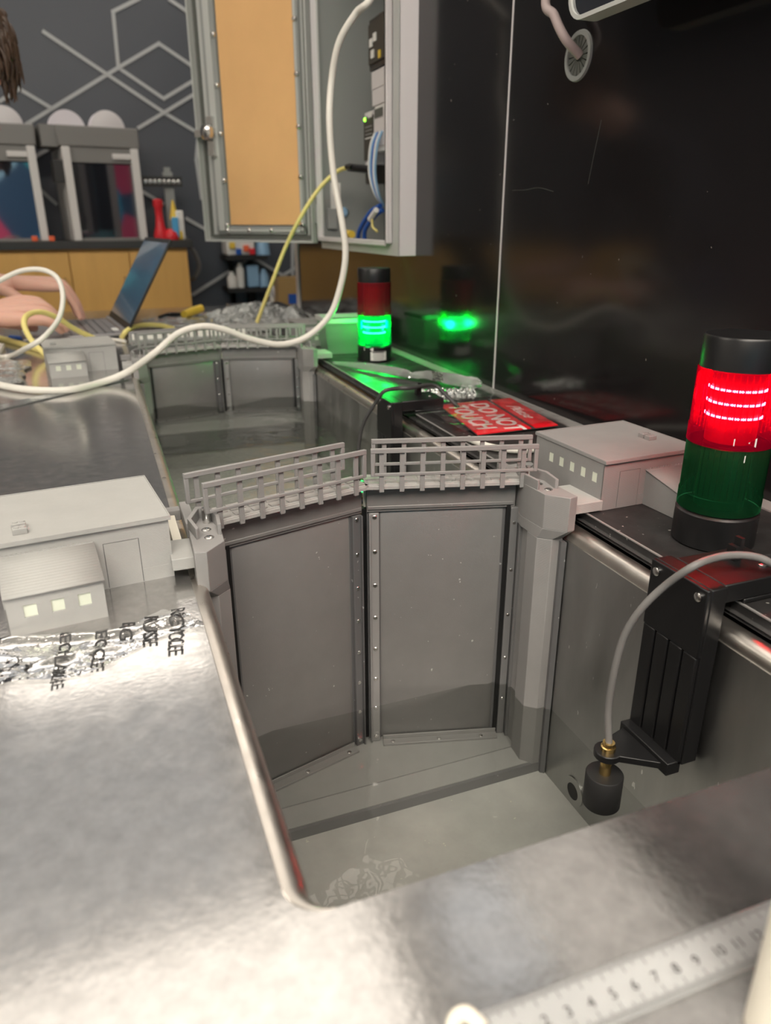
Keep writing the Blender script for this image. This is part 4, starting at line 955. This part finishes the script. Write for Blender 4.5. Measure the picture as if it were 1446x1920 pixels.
# ================================================================ CLUTTER on the far worktop
def crumpled_bag(x0, x1, y0, y1, amp, label, seed):
    def f(u, v):
        x = x0 + (x1 - x0) * u; y = y0 + (y1 - y0) * v; e = math.sin(u * PI) ** .5 * math.sin(v * PI) ** .5
        n = abs(noise.noise((x * 14, y * 14, seed))) + .45 * abs(noise.noise((x * 40, y * 40, seed + 3)))
        return (x + .01 * noise.noise((x * 30, y * 30, 9)), y, .004 + e * (amp * .35 + amp * n))
    tag(obj('crumpled_plastic', MB().grid(f, 60, 60), 'bag', smooth=15), label, 'bag')
crumpled_bag(.30, .61, 2.03, 2.50, .050, 'big crumpled pile of clear plastic on the far worktop', 1)
crumpled_bag(.12, .34, 2.20, 2.45, .012, 'low crumpled plastic sheet beside the laptop screen', 5)
crumpled_bag(-.34, -.15, 1.50, 1.76, .018, 'clear plastic bag beside the far left building', 8)
tag(obj('wood_handle_tool', MB().tube([pz(345, 590, .02), pz(360, 584, .024), pz(378, 578, .03)], [.011, .013, .012], 14), 'yellow_plastic'), 'tool with a yellow wooden handle behind the far gate', 'tool')
tag(obj('black_pliers', MB().tube(spline([pz(300, 596, .008), pz(318, 590, .01), pz(345, 590, .012)], 5), .007, 10), 'black_plastic'), 'black tool jaws beside the yellow handle', 'tool')
tag(obj('white_keypad', MB().box(-.40, -.22, 1.78, 1.98, .0005, .012), 'label_white', bevel=.002), 'white keyboard corner at the left edge', 'keyboard')
kp = bpy.data.objects['white_keypad']
for i in range(8):
    for j in range(9): obj('key', MB().box(-.395 + i * .0215, -.377 + i * .0215, 1.786 + j * .0215, 1.804 + j * .0215, .012, .014), 'white_plastic', kp)
def rack(y, x0, x1, label):
    t = thing('connector_tray', label, 'tray', ((x0 + x1) / 2, y + .03, .0005))
    obj('tray_base', MB().box(x0, x1, y, y + .07, .0005, .006), 'enclosure_inner', t)
    n = int((x1 - x0) / .021)
    for j in range(2):
        for i in range(n): obj('connector', MB().box(x0 + .003 + i * .021, x0 + .018 + i * .021, y + .008 + j * .032, y + .028 + j * .032, .006, .020), 'white_plastic' if j == 0 else 'printer_grey', t)
rack(1.96, .06, .36, 'low tray of small white connectors behind the far gate railings')

# ================================================================ BACK BENCH
YC = 3.80
def bench():
    t = thing('storage_bench', 'long wooden cabinet bench with black counter by the dark wall', 'cabinet', (-.6, 3.95, ZF))
    P = lambda n, b, m, par=t, bev=0: obj(n, b, m, par, bevel=bev)
    xe = .432
    P('cabinet_body', MB().box(-2.2, xe, YC + .022, YB - .004, ZF + .09, .165), 'wood')
    P('plinth', MB().box(-2.18, xe - .02, YC + .07, YB - .01, ZF, ZF + .09), 'black_matte')
    P('counter', MB().box(-2.25, .46, YC - .012, YB - .002, .165, .200), 'black_counter', bev=.002)
    xs = [-1.83, -1.47, -1.11, -.80, -.40 + .0, -.095, .165, xe]
    for a, c in zip(xs, xs[1:]):
        d = P('cabinet_door', MB().box(a + .002, c - .002, YC, YC + .02, ZF + .10, .150), 'wood', bev=.002)
        xh = c - .03 if c < .2 else None
        if c == xe: continue
        obj('door_handle', MB().tube([(xh, YC, .04), (xh, YC - .022, .03), (xh, YC - .022, -.06), (xh, YC, -.07)], .005, 10), 'wood_handle', d)
bench()
def printer(x, y, rz, label, spool=True):
    t = thing('resin_printer', label, 'printer', (x, y, .2005), rz); t.name = 'enclosed_printer'
    P = lambda n, b, m, par=t, bev=0: obj(n, b, m, par, local=True, bevel=bev)
    W_, D_, H_ = .325, .32, .385
    P('body_shell', MB().box(-W_ / 2 + .012, W_ / 2 - .012, .03, D_, .01, H_), 'printer_inside')
    P('side_panel', MB().box(-W_ / 2, -W_ / 2 + .012, .02, D_, 0, H_), 'printer_white', bev=.003); P('side_panel', MB().box(W_ / 2 - .012, W_ / 2, .02, D_, 0, H_), 'printer_white', bev=.003)
    for s_ in (-1, 1): P('front_post', MB().prism([(s_ * W_ / 2 - (.034 if s_ > 0 else 0), -.01), (s_ * W_ / 2 + (.034 if s_ < 0 else 0), -.01), (s_ * W_ / 2 + (.034 if s_ < 0 else 0), .03), (s_ * W_ / 2 - (.034 if s_ > 0 else 0), .03)], 0, H_), 'printer_white', bev=.004)
    P('glass_door', MB().box(-W_ / 2 + .034, W_ / 2 - .034, .012, .020, .012, H_ - .065), 'dark_glass')
    P('upper_band', MB().box(-W_ / 2 + .034, W_ / 2 - .034, .008, .02, H_ - .06, H_), 'printer_grey')
    P('door_handle', MB().box(W_ / 2 - .115, W_ / 2 - .034, -.006, .008, H_ - .045, H_ - .022), 'printer_white', bev=.003)
    P('bottom_lip', MB().box(-W_ / 2 + .034, W_ / 2 - .034, .0, .03, 0, .012), 'printer_grey')
    P('top_box', MB().box(-W_ / 2 - .01, W_ / 2 + .01, .0, D_, H_ + .001, H_ + .085), 'printer_grey', bev=.006)
    for xs_ in (.06,):
        sp = P('filament_spool', MB().lathe([(.075, 0), (.075, .006), (.069, .007), (.069, .055), (.075, .056), (.075, .062)], (xs_, .08, H_ + .085), (0, 1, 0), 36), 'spool_white')
        obj('spool_side', MB().lathe([(.072, 0), (.070, .001)], (xs_, .079, H_ + .087), (0, -1, 0), 36), 'enclosure_white', sp, local=True)
    return t
printer(-.328, 3.82, math.radians(5), 'left enclosed printer cut by the photo edge')
p2 = printer(.100, 3.83, math.radians(9), 'right enclosed printer with white front posts and a spool on top')
obj('display_block', MB().box(-.205, -.155, .0, .07, .245, .33), 'ink', p2, local=True)
obj('top_spool_box', MB().box(-.235, -.17, .02, .2, .385, .47), 'printer_grey', p2, local=True)
obj('left_filament_spool', MB().lathe([(.075, 0), (.075, .006), (.069, .007), (.069, .055), (.075, .056), (.075, .062)], (-.115, .06, .46), (0, 1, 0), 36), 'spool_white', p2, local=True)
B = lambda x, y, yy=3.86: py(x, y, yy)
for xx in (65, 97): 
    c = py(xx, 445, 3.81); tag(obj('orange_clip', MB().box(c.x - .012, c.x + .012, 3.795, 3.82, .2005, .222), 'orange_plastic', bevel=.003), 'small orange clip on the counter %s the left printer post' % ('left of' if xx == 65 else 'right of'), 'clip')
def stand():
    t = thing('display_stand', 'grey post carrying a black bar with hooks on the bench', 'stand', (.395, 3.95, .2005))
    obj('stand_foot', MB().box(.33, .45, 3.90, 4.0, .2005, .215), 'printer_grey', t)
    obj('stand_post', MB().box(.368, .412, 3.94, 3.975, .215, .50), 'enclosure_inner', t)
    obj('black_bar', MB().box(.268, .452, 3.925, 3.94, .435, .480), 'ink', t)
    for i in range(8): obj('ring_hook', MB().lathe([(.007, 0), (.010, .002), (.007, .005)], (.285 + i * .0215, 3.925, .455), (0, -1, 0), 12), 'screw_steel', t)
    obj('stand_tip', MB().box(.376, .404, 3.945, 3.97, .50, .52), 'enclosure_inner', t)
stand()
def red_obj():
    c = py(303, 438, 3.83).x; t = thing('red_print', 'small red printed tower figure on the bench', 'figure', (c, 3.86, .2005))
    obj('figure_body', MB().lathe([(.03, .2005), (.034, .22), (.022, .26), (.017, .30), (.018, .34), (.024, .352), (.022, .375), (.010, .38)], (c, 3.86, 0), n=20), 'red_plastic', t)
    obj('figure_base', MB().lathe([(.034, .2005), (.038, .215), (.030, .235), (.012, .25)], (c + .045, 3.85, 0), n=16), 'red_plastic', t)
    c2 = py(332, 438, 3.83).x; t = thing('colourful_print', 'small yellow white and blue printed piece on the bench', 'figure', (c2, 3.86, .2005))
    obj('yellow_spire', MB().lathe([(.022, .29), (.014, .33), (.004, .375)], (c2 - .002, 3.87, 0), n=12), 'yellow_plastic', t)
    obj('white_block', MB().box(c2 + .004, c2 + .04, 3.85, 3.89, .2005, .33), 'white_plastic', t, bevel=.006)
    obj('blue_block', MB().box(c2 - .018, c2 + .012, 3.83, 3.85, .2105, .30), 'blue_plastic', t, bevel=.004)
    obj('yellow_foot', MB().box(c2 - .036, c2 + .03, 3.845, 3.89, .2005, .24), 'yellow_plastic', t, bevel=.006)
red_obj()
def cable_loop():
    P = [py(*q) for q in ((352, 458, 3.9), (366, 475, 3.9), (374, 500, 3.92), (366, 520, 3.95), (360, 524, 4.0))]
    tag(obj('bench_cable', MB().tube(spline(P, 6), .010, 10), 'cable_grey'), 'grey cable looping off the right end of the bench', 'cable')
cable_loop()
# wall shelves on the right
def shelf(cx1, cx2, cyp, label):
    a, c = py(cx1, cyp, 4.0), py(cx2, cyp, 4.0); z = a.z
    t = thing('wall_shelf', label, 'shelf', ((a.x + c.x) / 2, 4.1, z - .02))
    obj('shelf_board', MB().box(a.x, c.x, 3.98, YB, z - .02, z), 'black_matte', t)
    for x in (a.x + .04, c.x - .06): obj('shelf_bracket', MB().box(x, x + .02, 4.15, YB, z - .28, z - .02), 'black_matte', t)
    return a.x, c.x, z
x0, x1, z = shelf(424, 500, 480, 'upper black wall shelf holding a parts bin')
t = thing('parts_bin', 'clear bin of coloured parts on the upper shelf', 'bin', (x0 + .1, 4.05, z))
obj('bin_body', MB().box(x0 + .005, x0 + .15, 4.0, 4.15, z + .0005, z + .12), 'label_white', t, bevel=.01)
for i, (m, dx, dz) in enumerate((('blue_cable', .05, .02), ('orange_plastic', .09, .035), ('red_plastic', .12, .02), ('yellow_plastic', .02, .05))): obj('coloured_part', MB().box(x0 + dx, x0 + dx + .028, 3.985, 3.9995, z + dz - .015, z + dz + .015), m, t, bevel=.003)
tag(obj('blue_bag', MB().lathe([(.04, 0), (.035, .05), (.015, .11)], (x0 + .20, 4.05, z + .0005), n=14), 'blue_pale'), 'pale blue bag on the upper shelf beside the parts bin', 'bag')
x0, x1, z = shelf(428, 498, 541, 'lower black wall shelf holding bottles')
tag(obj('small_bottle', MB().lathe([(.024, 0), (.026, .05), (.012, .07), (.010, .08)], (x0 + .03, 4.04, z + .0005), n=16), 'white_plastic'), 'short white bottle at the left of the lower shelf', 'bottle')
tag(obj('tall_bottle', MB().lathe([(.020, 0), (.022, .09), (.012, .11), (.010, .125)], (x0 + .075, 4.04, z + .0005), n=16), 'label_white'), 'taller white bottle on the lower shelf', 'bottle')
tag(obj('clear_box', MB().box(x0 + .11, x0 + .17, 4.02, 4.1, z + .0005, z + .11), 'blue_pale', bevel=.006), 'pale blue clear box on the lower shelf', 'box')
tag(obj('blue_pouch', MB().lathe([(.030, 0), (.028, .05), (.010, .09)], (x0 + .20, 4.05, z + .0005), n=12), 'blue_pale'), 'small pale blue pouch at the right of the lower shelf', 'bag')
c = py(545, 570, 3.9)
t = thing('cardboard_box', 'brown cardboard box with blue tape on a stand by the wall end', 'box', (c.x, 3.95, c.z - .1))
obj('box_body', MB().box(c.x - .06, c.x + .08, 3.9, 4.05, c.z - .1, c.z + .13), 'wood_handle', t); obj('blue_tape', MB().box(c.x - .01, c.x + .035, 3.898, 3.90, c.z - .0, c.z + .05), 'blue_cable', t)
t = thing('storage_stool', 'black stand under the cardboard box', 'stand', (c.x, 3.97, ZF)); obj('stand_top', MB().box(c.x - .22, c.x + .12, 3.86, 4.08, c.z - .13, c.z - .1005), 'black_matte', t); ZST = c.z - .1
for sx_ in (-.2, .1):
    for yy in (3.88, 4.06): obj('leg', MB().box(c.x + sx_ - .01, c.x + sx_ + .01, yy - .01, yy + .01, ZF, c.z - .13), 'black_matte', t)
c = py(526, 546, 4.02)
t = thing('desk_microscope', 'grey and white bench instrument left of the cardboard box', 'instrument', (c.x, 4.03, c.z - .2)); t.name = 'bench_instrument'
obj('instrument_head', MB().lathe([(.02, -.05), (.045, -.03), (.05, .03), (.03, .05)], (c.x, 4.03, c.z), (1, 0, -.2), 18), 'enclosure_white', t)
obj('instrument_column', MB().box(c.x - .06, c.x - .035, 4.02, 4.05, ZST, c.z), 'white_plastic', t)
